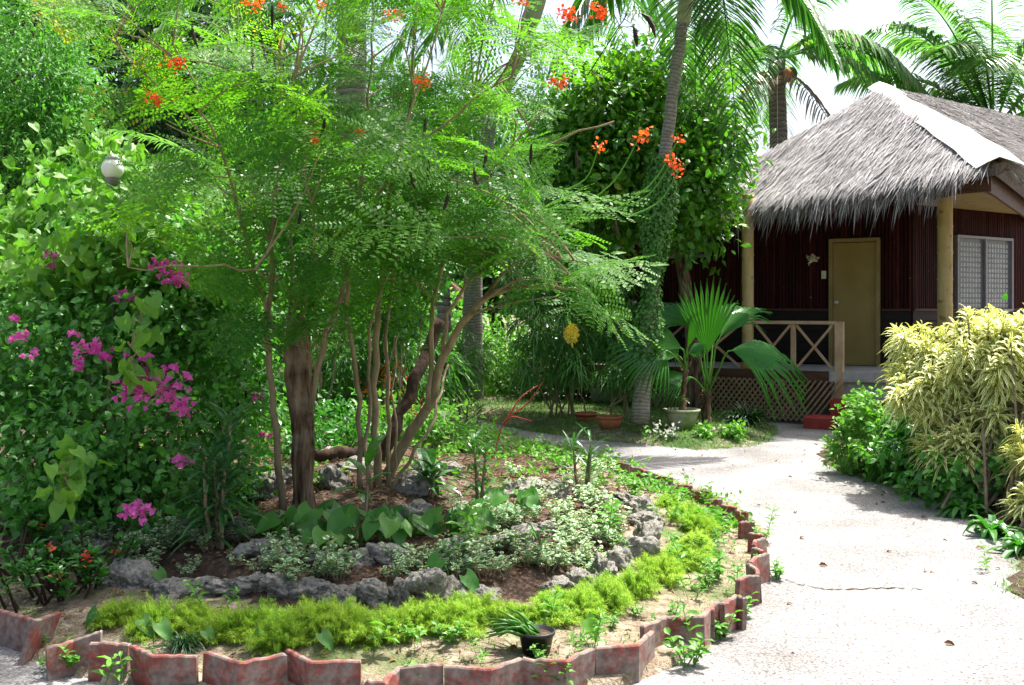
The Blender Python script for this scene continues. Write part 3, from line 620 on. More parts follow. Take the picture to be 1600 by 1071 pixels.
# ================================================================== KERB
ORD=['first','second','third','fourth','fifth','sixth','seventh','eighth','ninth','tenth','eleventh','twelfth','thirteenth','fourteenth','fifteenth','sixteenth','seventeenth','eighteenth','nineteenth','twentieth','twenty-first','twenty-second','twenty-third','twenty-fourth','twenty-fifth','twenty-sixth','twenty-seventh','twenty-eighth','twenty-ninth','thirtieth']
KT=[[(-75,932),(0,953),(55,968)],
 [(140,1004),(172,1003),(203,1006)],[(206,1008),(240,1024),(308,1024)],[(322,1018),(375,1034),(447,1021)],[(449,1014),(487,1033),(564,1032)],
 [(566,1062),(598,1064),(622,1042),(692,1036)],[(695,1040),(766,1044),(814,1027)],[(816,1027),(882,1031),(927,1012)],[(930,1011),(995,1007),(1019,985)],
 [(1003,978),(1040,963),(1097,962),(1111,946)],[(1112,952),(1127,938)],[(1128,943),(1150,929),(1164,934)],[(1153,906),(1186,898)],[(1168,880),(1184,896)],[(1172,878),(1199,864)],
 [(1176,855),(1191,862)],[(1177,850),(1194,840)],[(1170,832),(1193,836)],[(1156,816),(1179,815)],[(1150,797),(1168,800)],[(1128,788),(1150,792)],[(1104,780),(1127,779)],[(1080,765),(1112,766)],[(1052,756),(1082,759)],[(1016,738),(1050,746)],[(986,728),(1013,736)],[(950,719),(984,725)],[(912,711),(946,716)],[(872,703),(908,708)],[(835,697),(868,700)]]
KGRP='angled concrete tiles edging the planting bed'
def kerb_mesh(mb, P, H=.21, th=.026, tilt=0.0, rng=None):
    P=np.asarray(P,float); T=nrm(np.gradient(P[:,:2],axis=0)); nn=np.stack((T[:,1],-T[:,0]),-1)   # outward = to the right of travel
    r=rng_(int(abs(P[0,0]*977+P[0,1]*131)*10)%9973+5); Q=[P[0]]
    for a,b in zip(P[:-1],P[1:]):
        for t in (.12,.3,.45,.6,.75,.9): Q.append(a+(b-a)*t+np.array((0,0,r.normal(0,.0022)-(.016*r.random() if r.random()<.10 else 0))))
        Q.append(b)
    P=np.array(Q); T=nrm(np.gradient(P[:,:2],axis=0)); nn=np.stack((T[:,1],-T[:,0]),-1)
    n=len(P); rings=[]
    for z,ins in ((-H,0),(-.006,0),(0,.005)):
        o=P[:,:2]+nn*(th/2-ins); i=P[:,:2]-nn*(th/2-ins); o=o+nn*tilt*z*-1; i=i+nn*tilt*z*-1
        e=np.zeros_like(o); e[0]=np.r_[T[0]]*ins; e[-1]=-np.r_[T[-1]]*ins
        ring=np.concatenate((o+e,(i+e)[::-1])); zc=(np.concatenate((P[:,2],P[::-1,2]))+z) if z>-.1 else np.full(2*n,P[:,2].mean()+z); rings.append(np.column_stack((ring,zc)))
    m=2*n; V=np.concatenate(rings); F=[(k*m+j,k*m+(j+1)%m,k*m+m+(j+1)%m,k*m+m+j) for k in range(2) for j in range(m)]
    b=mb.n; mb.add(V,F); mb.more([(2*m+j,2*m+j+1,2*m+m-2-j,2*m+m-1-j) for j in range(n-1)],b)
def kerb(lbl, P, H=.21, tilt=0.0):
    P=np.asarray(P,float); c=P.mean(0); mb=MB(); kerb_mesh(mb,P-c,H,.026,tilt); o=mb.build('kerb_tile',M['kerb']); o.location=c
    return tag(o,lbl,'kerb tile',KGRP)
rg=rng_(21); ti=0
for i,k in enumerate(KT):
    P=np.array([atz(x,y,.165) for x,y in k]); far=P[:,1].mean()
    if len(P)==2:                        # narrow zigzag tiles seen end-on
        mid=(P[0]+P[1])/2; P=np.array([P[0],mid+np.array((.02,-.015,0))*(1 if i%2 else -1),P[1]])
    if i==0: l='red-worn concrete kerb tile at the far left end, left of the fallen tile'
    elif i<7: l='bent red-grey kerb tile, %s to the right of the tilted red tile'%ORD[i-1]
    elif i==7: l='bent red-grey kerb tile right in front of the black plant pot'
    elif i<12: l='red-grey kerb tile, %s to the right of the black plant pot'%ORD[i-8]
    else: l='angled kerb tile on the right rim of the bed, %s from the bend'%ORD[i-12]
    kerb(l,P,.21,rg.normal(0,.04))
a,b=atz(73,966,.17),atz(62,1034,.0); b[1]=a[1]-.05; b[0]=a[0]-.04; mb=MB(); Y=nrm(a-b); Xf=nrm(np.array((.10,.98,-.1))); box(mb,(a+b)/2*0,.20,.026,np.linalg.norm(a-b)*1.08,Xf,nrm(np.cross(Y,Xf)),Y)
o=mb.build('kerb_tile',M['kerb']); o.location=(a+b)/2; tag(o,'fallen kerb tile seen edge-on, leaning on its narrow end in the gap at left','kerb tile',KGRP)
P=np.array([atz(72,1012,.14),atz(115,1000,.15),atz(159,985,.19)]); kerb('tilted kerb tile with bright red flaking paint, its top sloping up to the right',P,.24,.12)

# ================================================================== ROCKS
import bmesh
def rockmesh(seed):
    bm=bmesh.new(); bmesh.ops.create_icosphere(bm,subdivisions=5,radius=1); 
    for v in bm.verts:
        p=v.co*1.0; q=p+Vector((seed*7.3,seed*1.7,0)); n=mnoise.fractal(q*.9,.9,2,4)*.46+abs(mnoise.noise(q*2.3))*.12+mnoise.fractal(q*7,.8,2,4)*.05
        d=mnoise.voronoi(q*2.6)[0][0]; v.co=p*(.86+n-.20*max(0,.35-d)*2)
    for f in bm.faces: f.smooth=True
    me=bpy.data.meshes.new('rock'); bm.to_mesh(me); bm.free(); me.materials.append(M['rock']); return me
RM=[rockmesh(s) for s in range(6)]
def rock(px,py,w,h,lbl,grp,i):
    p=on(px,py); s=w/1600*p[1]/2; o=bpy.data.objects.new('rock',RM[i%6]); COL.objects.link(o); r=rng_(900+i)
    o.location=(p[0],p[1]+s*.3,p[2]+h*.10); o.rotation_euler=(r.normal(0,.25),r.normal(0,.25),r.uniform(0,6.28)); o.scale=(s*r.uniform(1.1,1.5),s*r.uniform(.8,1.05),h*r.uniform(.42,.66)); tag(o,lbl,'rock',grp)
RO=[(165,912,70,.17),(208,915,75,.20),(258,930,60,.13),(292,928,55,.15),(318,925,46,.13),(350,925,55,.12),(392,922,60,.14),(440,925,62,.14),(487,930,60,.13),(528,950,42,.15),(545,938,46,.12),(590,938,64,.15),(634,940,56,.15),(680,936,58,.16),(722,940,52,.14),(762,935,45,.10),(875,928,52,.15),(908,918,56,.18),(942,905,50,.18),(972,890,48,.19),(998,872,46,.20),(1012,848,44,.22),(1008,822,46,.19),(998,800,44,.17),(980,785,36,.13)]
RI=[(108,850,62,.18),(150,862,60,.12),(285,842,70,.22),(335,832,55,.20),(372,842,50,.20),(402,868,62,.17),(440,872,68,.13),(492,878,62,.10),(560,885,50,.14),(610,880,70,.14),(725,866,54,.15),(765,858,70,.14),(812,850,52,.15),(845,838,50,.13),(800,775,44,.14),(835,768,46,.16),(870,775,46,.15),(905,770,30,.10),(645,812,60,.16)]
RB=[(415,775,55,.24),(365,770,60,.26),(452,752,42,.16),(520,760,52,.20),(548,738,60,.16),(512,722,50,.14),(640,770,48,.22),(668,752,50,.17),(700,740,40,.14)]
for i,r in enumerate(RO): rock(*r,'grey craggy rock in the outer rock row behind the feathery ferns, %s from the left'%ORD[i],'rocks in the outer row',i)
for i,r in enumerate(RI): rock(*r,'grey limestone rock in the inner rock row above the bare soil, %s from the left'%ORD[i],'rocks in the inner row',i+40)
for i,r in enumerate(RB): rock(*r,'grey rock lying around the bases of the feathery trees, %s from the left'%ORD[[1,0,2,4,5,3,6,7,8][i]],'rocks around the tree bases',i+80)
p=on(670,945); o=bpy.data.objects.new('rock',RM[3]); o2=None; COL.objects.link(o); o.location=p+UPZ*.10; o.scale=(.10,.09,.10); tag(o,'brown mossy rounded rock in the middle of the outer rock row','rock','rocks in the outer row')

rg=rng_(33); n=190; P=np.stack((rg.uniform(.6,4.2,n),rg.uniform(4.3,13,n)),-1); P=P[(sdist(P,BED)<-.03)&(sdist(P,RBED)<-.03)&(sdist(P,VERGE)<-.03)]; e=np.maximum(np.maximum(sdist(P,BED),sdist(P,RBED)),sdist(P,VERGE)); P=P[(e>-.45)|(rg.random(len(P))<.25)]; n=len(P)
mb=MB(); put(mb,t_leaf(.5,.15,.25),np.column_stack((P,np.full(n,.010))),rdir(rg,n,-.1,.1),rdir(rg,n,.6,1),rg.uniform(.02,.06,n)); tag(mb.build('fallen_leaves',M['litter']),kind='stuff')
# leaf litter on the soil
rg=rng_(31); n=15000; P=np.stack((rg.uniform(-3.6,1.7,n),rg.uniform(4.4,10,n)),-1); d=sdist(P,BED); P=P[(d>.25)&((d>1.0)|(rg.random(n)<.22))]; h=bedh(P); n=len(P)
mb=MB(); D=rdir(rg,n,-.2,.2); put(mb,t_leaf(.45,.12,.2),np.column_stack((P,h+.012)),D,rdir(rg,n,.5,1),rg.uniform(.015,.05,n)); tag(mb.build('leaf_litter',M['litter']),kind='stuff')

# ================================================================== FEATHERY GROUND FERNS
def fern_proto(seed):
    r=rng_(seed); mb=MB(); n=260; D=rdir(r,n,-.05,1); L=r.uniform(.55,1.05,n)*(1+.15*np.sin(np.arctan2(D[:,1],D[:,0])*3+seed)); D[:,2]*=.85
    for q in np.linspace(.35,1,10):
        k=10; O=np.repeat(D*(L*q)[:,None],k,0); DD=np.repeat(D,k,0)*.8+rdir(r,n*k); O=O+r.normal(0,.03,O.shape)
        strap(mb,O,DD,r.uniform(.10,.2,n*k),.016,.1,1,.0,'grass')
    m=mb.mesh('fern_clump',M['fern'],(0,0,-.1)); return m
FP=[fern_proto(s) for s in (1,2,3)]
FC=[(188,965,.17),(240,985,.18),(300,975,.17),(348,990,.18),(400,985,.18),(440,1000,.19),(492,985,.19),(545,992,.18),(598,992,.19),(650,982,.18),(700,978,.19),(748,968,.18),(800,968,.17),(850,968,.18),(898,955,.19),(945,940,.19),(990,925,.19),(1030,905,.20),(1062,882,.20),(1085,858,.19),(1092,832,.20),(1070,812,.18),(1045,790,.16)]
for i,(x,y,s) in enumerate(FC):
    p=on(x,y); r=rng_(300+i); o=bpy.data.objects.new('fern_clump',FP[i%3]); COL.objects.link(o); o.location=p-UPZ*.02; o.rotation_euler=(0,0,r.uniform(0,6.28)); o.scale=(s*r.uniform(.75,1.15),s*r.uniform(.7,.95),s*r.uniform(.55,.95))
    tag(o,'feathery lime green fern clump, %s from the left in the curved row along the rocks'%ORD[i],'fern','feathery ferns along the rocks')

# ================================================================== SMALL BED PLANTS
def small_proto(seed, matn, stems=6, H=.13, leaf=.038, w=.75, nl=7):
    r=rng_(seed); mb=MB(); sm=MB(); O=[];D=[];Nn=[];S_=[]
    for k in range(stems):
        a=r.uniform(0,6.28); d=nrm(np.array((math.cos(a)*.5,math.sin(a)*.5,1.0))+r.normal(0,.1,3)); h=H*r.uniform(.55,1.1); b=np.array((math.cos(a),math.sin(a),0))*r.uniform(0,.25*H)
        add_tube(sm,[b,b+d*h*.5,b+d*h],[.0025,.002,.0015],4,False)
        for j in range(nl):
            t=.3+.7*(j+1)/nl; ang=j*2.4+r.uniform(0,.5); o=b+d*h*t; dd=np.array((math.cos(ang),math.sin(ang),r.uniform(-.1,.7)))
            O.append(o);D.append(dd);Nn.append((0,0,1));S_.append(leaf*r.uniform(.7,1.2)*(1.1-.3*t))
    put(mb,t_leaf(w,.09,.15),O,np.array(D),np.array(Nn)+r.normal(0,.25,(len(O),3)),np.array(S_))
    return mb,sm
def plant_from(name,mb,sm,mats,label,cat,group):
    t=thing(name,label,cat,(0,0,0),group); mb.build('foliage',M[mats[0]],t,name=='heart_leaf_plant'); sm.build('stem',M[mats[1]],t); return t
used=set()
def place(proto,p,rz,s,label=None):
    o=proto if proto.name not in used else copy_tree(proto); used.add(proto.name)
    o.location=tuple(p); o.rotation_euler=(0,0,rz); o.scale=(s,s,s)
    if label: o['label']=label
    return o
VP=[plant_from('variegated_plant',*small_proto(40+i,'cream',6+i%3,.15,.045,.75,7),('cream','twig'),'small cream and green leaved plant on the bare soil between the rock rows','plant','small cream and green plants among the rocks') for i in range(4)]
rg=rng_(44); VS=[]
for x0,x1,y0,y1,n in ((180,460,850,905,14),(380,720,875,918,22),(700,960,810,905,36),(880,1000,790,860,12),(800,960,735,800,10),(100,280,820,870,8)):
    for _ in range(n): VS.append((rg.uniform(x0,x1),rg.uniform(y0,y1)))
for i,(x,y) in enumerate(VS): place(VP[i%4],on(x,y),rg.uniform(0,6.28),rg.uniform(.6,1.35))

def heart_proto(seed,n=9):
    r=rng_(seed); mb=MB(); sm=MB(); O=[];D=[];Nn=[];S_=[]
    for k in range(n):
        a=r.uniform(0,6.28); b=np.array((math.cos(a),math.sin(a),0))*r.uniform(0,.05); d=nrm(np.array((math.cos(a)*.5,math.sin(a)*.5,1))); h=r.uniform(.07,.2); tip=b+d*h
        add_tube(sm,[b,b+d*h*.6,tip],[.004,.003,.002],4,False)
        O.append(tip); D.append((math.cos(a)*.6+r.normal(0,.35),math.sin(a)*.45-.25,-.6+r.normal(0,.3))); Nn.append((math.cos(a)*.5+r.normal(0,.25),-.55+math.sin(a)*.3,.7)); S_.append(r.uniform(.09,.15))
    put(mb,t_heart_fine(.95,.10,.25),O,np.array(D),np.array(Nn),np.array(S_)); return mb,sm
HP=[plant_from('heart_leaf_plant',*heart_proto(60+i),('heart','weed'),'','plant','heart leaved plants below the trees') for i in range(3)]
HL=[(418,835),(455,850),(495,838),(528,822),(560,850),(604,850),(640,838),(700,838),(735,835),(768,815),(800,808),(508,862)]
HO=[1,2,3,5,6,7,8,9,10,11,12,4]
rg=rng_(66)
for i,(x,y) in enumerate(HL): place(HP[i%3],on(x,y),rg.uniform(-.5,.5),rg.uniform(.75,1.15),'low heart shaped leaf clump in front of the tree bases, %s from the left'%ORD[HO[i]-1])

def strap_plant(name,label,p,H,n,L,wd,stems=3,seed=0,matn='strap',droop=.5,spread=.3,group=None,cat='plant',basal=False):
    r=rng_(seed); t=thing(name,label,cat,p,group); p=np.asarray(p,float); mb=MB(); sm=MB()
    for k in range(stems):
        a=r.uniform(0,6.28); q=p+np.array((math.cos(a),math.sin(a),0))*spread*r.uniform(.1,1)*(.5 if not basal else .3); h=H*r.uniform(.7,1.05); top=q+np.array((math.cos(a)*.12*h,math.sin(a)*.12*h,h))
        if not basal: add_tube(sm,[q,(q+top)/2+r.normal(0,.01,3),top],[.014,.011,.006],6)
        tt=np.linspace(.12 if not basal else 0,1,n); ang=np.arange(n)*2.399+r.uniform(0,6); el=(.35+.9*tt) if not basal else r.uniform(.6,2.2,n)
        O=q+(top-q)*(tt[:,None] if not basal else r.uniform(0,.05,n)[:,None]); D=np.stack((np.cos(ang),np.sin(ang),el),-1)+r.normal(0,.12,(n,3)); strap(mb,O,D,L*r.uniform(.7,1.15,n),wd,droop*r.uniform(.7,1.4,n),6,.3,'lance')
    mb.build('foliage',M[matn],t)
    if sm.n: sm.build('stem',M['twig'],t)
    return t
strap_plant('lily_plant','dark strappy leaved plant standing left of the slim tree stem',on(340,855),.72,34,.36,.026,5,71,spread=.16)
strap_plant('lily_plant','dark grassy strap leaved plant hanging over the rocks under the magenta shrub',on(165,820),.45,30,.5,.03,4,72,droop=.8)
strap_plant('grass_tuft','tuft of grey-green grass blades behind the kerb tiles at left',on(288,1012),.1,46,.17,.006,3,73,'strap',.7,.1,basal=True)
strap_plant('lily_plant','upright green leafed plant with broad blades right of the leaning tree',on(748,800),.45,26,.26,.028,2,74,'mid',.5,.05)
strap_plant('lily_plant','broad leaved canna shoot between the tree stems',on(570,815),.42,7,.30,.075,1,75,'heart',.35,.02)
strap_plant('lily_plant','dark green broad leaved plant at the foot of the leaning tree',on(672,775),.25,12,.28,.07,2,76,'strap',.5,.1)
strap_plant('grass_tuft','small grass tuft beside the right rim tiles of the bed',on(1118,868),.1,36,.12,.006,2,77,'grass',.6,.08,basal=True)
strap_plant('spiky_plant','small spiky agave-like rosette on the right rim of the bed',on(1135,812),.08,22,.17,.017,1,78,'strap',.35,.03,basal=True)
strap_plant('lily_plant','narrow upright lily shoots at the back right of the bed',on(912,780),.42,12,.28,.02,3,79,'strap',.35,.12)
strap_plant('lily_plant','thin upright blades in the middle of the cream leaved plants',on(838,880),.2,10,.17,.014,2,80,'mid',.3,.06)

# caladium leaves, weeds
def weed_proto(seed,H=.14,nl=10,leaf=.06,w=.42,stems=2,matn='weed'):
    return small_proto(seed,matn,stems,H,leaf,w,nl)
WP=[plant_from('weed',*weed_proto(90,.16,8,.075,.40,1),('weed','weed'),'','weed','weeds along the kerb'),plant_from('weed',*weed_proto(91,.10,8,.045,.55,5),('weed','weed'),'','weed','weeds along the kerb'),plant_from('weed',*weed_proto(92,.24,12,.07,.3,2),('weed','weed'),'','weed','weeds along the kerb')]
WL=[(108,1052,1,1.2,'low leafy weed mat in front of the tilted red tile'),(78,1048,1,.8,'small weed beside the fallen kerb tile'),(162,1075,0,1.1,'bright weed with paired leaves in front of the tilted red tile'),(196,1080,0,1.0,'bright weed in front of the first bent tile right of the tilted one'),
 (60,1010,1,.7,'trailing weed over the leftmost kerb tile'),(582,1022,0,1.15,'pale leaved weed inside the bed near the gap in the kerb tiles'),(655,1078,0,.9,'bright weed at the bottom edge under the middle tiles'),(838,1083,0,.9,'left of two bright weeds in front of the tile below the black pot'),(872,1085,0,.9,'right of two bright weeds in front of the tile below the black pot'),
 (1072,1040,1,1.5,'bushy weed in front of the tile bend right of the black pot'),(1083,1012,0,1.2,'tall weed at the corner where the kerb turns along the path'),(1130,1000,1,1.4,'dense weed patch at the foot of the kerb on the path'),(1165,968,1,1.3,'dense weed patch outside the kerb where the crack starts'),(1215,905,1,1.2,'weed at the start of the path crack'),(1192,902,0,1.1,'upright weed against the right rim tiles'),
 (1150,925,0,1.1,'bushy weed leaning over the inner side of the right rim'),(1198,840,2,1.0,'slender tall weed outside the right rim tiles'),(1122,905,1,1.3,'low weed among the stones inside the right rim'),(1100,920,1,1.0,'pale weed behind the tile bend right of the pot'),(1130,850,2,.9,'leafy weed next to the small grass tuft on the rim'),(1080,905,2,1.3,'tall willow-leaved weed beside the right end of the ferns'),
 (700,1005,1,1.0,'weed on the soil left of the black pot'),(640,1000,1,.8,'small weed under the middle ferns'),(480,1000,0,.7,'small weed in front of the left ferns'),(325,965,2,1.0,'slim weed rising through the left ferns'),(855,985,2,1.0,'dry slim weed behind the black pot'),(948,850,2,1.5,'tall willow-leaved plant among the cream leaved plants'),(722,880,2,1.7,'tall willow-leaved plant left of the cream leaved plants'),
 (1190,845,1,.9,'low weed outside the right rim tiles'),(985,770,1,1.5,'bright weed by the far end of the inner rocks'),(1030,770,1,1.6,'weed inside the far right rim tiles'),(1060,790,1,1.4,'weed above the last fern clump'),(930,740,1,1.6,'bright weed at the back of the bed by the path'),(880,735,1,1.8,'pale weed at the back of the bed, left of the bright one'),(960,740,2,1.2,'tall weed at the back edge tiles')]
rg=rng_(99)
for x,y,k,s,l in WL: place(WP[k],on(x,y),rg.uniform(0,6.28),s*1.0,l)
rg=rng_(98); WS=[]
while len(WS)<75:
    q=np.array((rg.uniform(-2.9,1.75),rg.uniform(4.2,10.5))); dd=sdist(q[None],BED)[0]
    if .10<dd<.85 and (q[0]>.2 or rg.random()<.35): WS.append(q)
for i,q in enumerate(WS): place(WP[(1,1,0,2)[i%4]],(q[0],q[1],bz(*q)),rg.uniform(0,6.28),rg.uniform(.4,.9),'small weed sprouting in the bare strip between the kerb tiles and the feathery ferns')
# back-of-bed ground cover (uncountable low green)
rg=rng_(101); n=3800; P=np.stack((rg.uniform(-3.2,1.8,n),rg.uniform(6.9,13.6,n)),-1); d=sdist(P,BED); P=P[(d>.05)&((P[:,1]>9.2)|(d<.8)|(rng_(6).random(len(P))<.35))&(np.array([mnoise.noise((x*1.9,y*1.9,7)) for x,y in P])>-.05)]; n=len(P); h=bedh(P); k=4
mb=MB(); O=np.repeat(np.column_stack((P,h)),k,0)+rg.normal(0,.04,(n*k,3))*np.array((1,1,0)); O[:,2]+=rg.uniform(0,.10,n*k); put(mb,t_leaf(.5,.1,.2),O,rdir(rg,n*k,-.1,.8),rdir(rg,n*k,.2,1),rg.uniform(.03,.08,n*k)); tag(mb.build('ground_cover',M['weed']),kind='stuff')
def calad(px,py,s,az,l,mn='caladium'):
    s*=.78
    p=on(px,py); t=thing('caladium',l,'plant',p,'single broad leaves behind the kerb'); mb=MB(); sm=MB(); d=np.array((math.cos(az),math.sin(az)*.3,0)); tip=p+UPZ*s*.9+d*s*.3
    add_tube(sm,[p,p+UPZ*s*.5,tip],[.004,.003,.002],5,False); put(mb,t_heart_fine(.75,.12,.3),[tip],np.array([d*.8+(0,-.3,-.75)]),np.array([d*.5+(0,-.7,.5)]),[s]); mb.build('leaf',M[mn],t,True); sm.build('stem',M['weed'],t)
for a in ((212,1000,.13,.5,'pinkish green arrow leaf behind the first bent kerb tiles'),(240,1005,.13,-.4,'green broad leaf left of the grass tuft'),(312,1010,.10,.2,'green broad leaf over the grass tuft'),(160,985,.13,2.6,'blue-green leaf below the left end of the ferns','heart'),(238,918,.12,.6,'single arrow leaf on the left rocks','heart'),(492,1020,.12,.4,'pale streaked leaf behind the bent tile left of the gap'),(412,1015,.11,2.,'broad leaf behind the middle left tiles','heart'),(700,915,.19,2.6,'long blue-green leaf arching over the middle rocks','heart'),(715,935,.16,.2,'long blue-green leaf hanging in front of the middle rocks','heart'),(908,1005,.15,.9,'pale green pointed leaf right of the black pot','weed')): calad(*a)

# black pot with succulent
p=on(838,1020); pot=thing('plant_pot','small black plastic pot with a pale succulent spilling out of it','pot',p)
mb=MB(); lathe(mb,p,[(.001,.0),(.06,0),(.078,.085),(.084,.085),(.084,.10),(.077,.10),(.072,.08),(.001,.08)],28); mb.build('pot_body',M['blackplastic'],pot,True)
mb=MB(); lathe(mb,p,[(.072,.083),(.001,.086)],20); mb.build('soil',M['soil'],pot)
t=thing('succulent','pale green stick-like succulent trailing left out of the black pot','succulent',p); mb=MB(); r=rng_(7)
for k in range(34):
    b=p+np.array((r.uniform(-.06,.02),r.uniform(-.05,.05),.085)); d=nrm(np.array((-1+r.normal(0,.35),r.normal(0,.3),r.uniform(-.1,.9)))); L=r.uniform(.09,.2); add_tube(mb,[b,b+d*L*.5+UPZ*.01,b+d*L-UPZ*.02],[.006,.0065,.003],6)
mb.build('foliage',M['heart'],t,True)
# crown of thorns
def euph(px,py,lbl,s,seed,nst=16,fl=3):
    p=on(px,py); r=rng_(seed); t=thing('crown_of_thorns',lbl,'plant',p,'crown of thorns plants at the left'); mb=MB(); sm=MB(); tips=[]
    for k in range(nst):
        a=r.uniform(0,6.28); b=p+np.array((math.cos(a),math.sin(a),0))*r.uniform(0,.18)*s; top=b+np.array((math.cos(a)*.12,math.sin(a)*.12,r.uniform(.12,.28)))*s; add_tube(sm,[b,(b+top)/2,top],[.008,.007,.005],6); tips.append(top)
        n=16; ang=np.arange(n)*2.4; D=np.stack((np.cos(ang),np.sin(ang),r.uniform(.1,1.1,n)),-1); put(mb,t_leaf(.38,.06,.1),top-UPZ*r.uniform(0,.10,n)[:,None]*s,D,np.tile((0,0,1.),(n,1))+r.normal(0,.2,(n,3)),r.uniform(.05,.085,n)*s)
    mb.build('foliage',M['mid'],t); sm.build('stem',M['darkwood'],t)
    for k in range(fl):
        fm=MB(); c=tips[k]+UPZ*.05; n=10; put(fm,t_leaf(.9,.05,.05),c+r.normal(0,.014,(n,3)),rdir(r,n,-.1,.4),rdir(r,n,.6,1),np.full(n,.024)); fm.build('flower_cluster',M['red'],t)
euph(95,932,'dense crown of thorns bush with green rosettes and small red flowers at left',1.0,51,26,3); euph(140,915,'crown of thorns stems arching over the left rocks with red flowers',.9,52,14,2); euph(42,950,'low red flowering crown of thorns plant behind the leftmost tile',.62,53,6,3); euph(20,900,'tall crown of thorns stems at the left picture edge',1.2,54,12,1)
# ================================================================== FEATHERY FLOWERING TREES
def limb(sm, pts, r0, r1, n=14, sides=8, amp=.012, seed=0):
    P=wiggle(rng_(seed),smooth_path(np.array([at(*q) for q in pts]),n),amp); add_tube(sm,P,np.linspace(r0,r1,n),sides); return P
def sprays(lm, sm, rng, nodes, regions, seed, L=(.38,.60), k=(2,4)):
    nodes=np.concatenate(nodes); sets={i:[[],[],[],[]] for i in range(len(BIP))}
    for poly,d0,d1,n in regions:
        poly=np.array(poly,float); lo,hi=poly.min(0),poly.max(0); c=0
        while c<n:
            q=rng.uniform(lo,hi)
            if sdist(q[None],poly)[0]<0: continue
            c+=1; tip=at(q[0],q[1],rng.uniform(d0,d1)); dd=np.linalg.norm((nodes-tip)*np.array((1,1,.8)),axis=1)+np.where(nodes[:,2]>tip[2]-.08,1.2,0); j=dd.argmin(); b=nodes[j]
            ax=tip-b; Lx=np.linalg.norm(ax)
            if Lx>1.5: b=tip-ax/Lx*rng.uniform(.5,.9)*.8; 
            if Lx<=1.5:
                mid=b+(tip-b)*.5+UPZ*.08*Lx+rng.normal(0,.03,3); P=smooth_path([b,mid,tip],7); add_tube(sm,P,np.linspace(.0055+.004*Lx,.0028,7),5,False)
            hd=nrm((tip-b)*np.array((1,1,.4))+rng.normal(0,.12,3)); m=rng.integers(*k)
            for i in range(m):
                ang=rng.uniform(0,6.28); r=np.array((math.cos(ang),math.sin(ang),0)); D=nrm(hd*.6+r*1.0+UPZ*rng.uniform(-.2,.65)); s=rng.uniform(*L); t=sets[rng.integers(0,len(BIP))]
                t[0].append(tip-hd*rng.uniform(0,.12)+rng.normal(0,.02,3)); t[1].append(D); t[2].append(np.array((0,-.45,.8))+rng.normal(0,.38,3)); t[3].append(s)
    for i,t in sets.items():
        if t[0]: put(lm,BIP[i],np.array(t[0]),np.array(t[1]),np.array(t[2]),np.array(t[3]))
def flower(tree,c,s,seed,n=26,stalk=None):
    r=rng_(seed); mb=MB(); C=np.repeat(np.asarray(c)[None],n,0)+r.normal(0,.022*s,(n,3)); put(mb,t_leaf(.75,.12,.15),C,rdir(r,n,-.3,1),rdir(r,n),r.uniform(.019,.031,n)*s)
    m=10; strap(mb,np.repeat(np.asarray(c)[None],m,0),rdir(r,m,-.2,1),.06*s,.002*s,.2,2,0,'grass'); o=mb.build('flower_cluster',M['orange'],tree); return o
def pod(tree,c,seed,L=.12):
    r=rng_(seed); mb=MB(); P=np.array([(0,0,0),(.006,0,-.33*L),(.016,0,-.66*L),(.034,0,-L)]); a=r.uniform(0,6.28); Rz=np.array(((math.cos(a),-math.sin(a),0),(math.sin(a),math.cos(a),0),(0,0,1))); add_tube(mb,(P@Rz.T)+np.asarray(c),[.004,.010,.010,.003],6); mb.build('seed_pod',M['pod'],tree)
TG='feathery leaved flowering trees in the bed'
# 1: slim stem
t1=thing('peacock_flower_tree','slim single stemmed feathery tree at left of the group, beside the thick stump','tree',at(440,797,6.55),TG); sm=MB(); nd=[]
nd.append(limb(sm,[(442,799,6.55),(432,680,6.5),(421,560,6.5),(420,470,6.45),(428,330,6.4),(437,190,6.35),(440,60,6.3)],0.0245,0.0101,24,10,.008,1))
nd.append(limb(sm,[(421,500,6.45),(385,370,6.3),(350,250,6.2),(310,150,6.1),(270,70,6.0)],0.0136,0.0050,14,7,.012,2))
nd.append(limb(sm,[(424,420,6.45),(400,260,6.7),(380,120,6.9),(370,0,7.0)],0.0109,0.0050,12,7,.012,3))
nd.append(limb(sm,[(470,470,6.3),(400,425,6.0),(300,415,5.8),(200,418,5.7)],0.0082,0.0036,12,6,.01,4))
nd.append(limb(sm,[(340,230,6.2),(230,120,6.3),(180,60,6.4)],0.0068,0.0036,8,6,.01,5))
lm=MB(); rg=rng_(201); sprays(lm,sm,rg,nd,[([(120,-80),(420,-90),(520,60),(500,250),(420,330),(300,230),(150,120)],5.5,7.4,38),([(300,260),(480,260),(480,340),(380,350),(330,330)],5.8,7.2,10),([(180,350),(400,340),(380,390),(200,390)],5.4,6.2,4)],1)
sm.build('trunk',M['twig'],t1,True); lm.build('crown',M['peacock'],t1)
for i,(x,y,s) in enumerate(((270,100,1.0),(283,98,.9),(238,150,1.0),(247,158,.8),(400,8,1.1),(385,2,.8),(440,10,.7))): flower(t1,at(x,y,5.75),s*.95,500+i)
for i,(x,y) in enumerate(((425,8),(395,75),(300,40),(410,65))): pod(t1,at(x,y,5.8),520+i,.13)
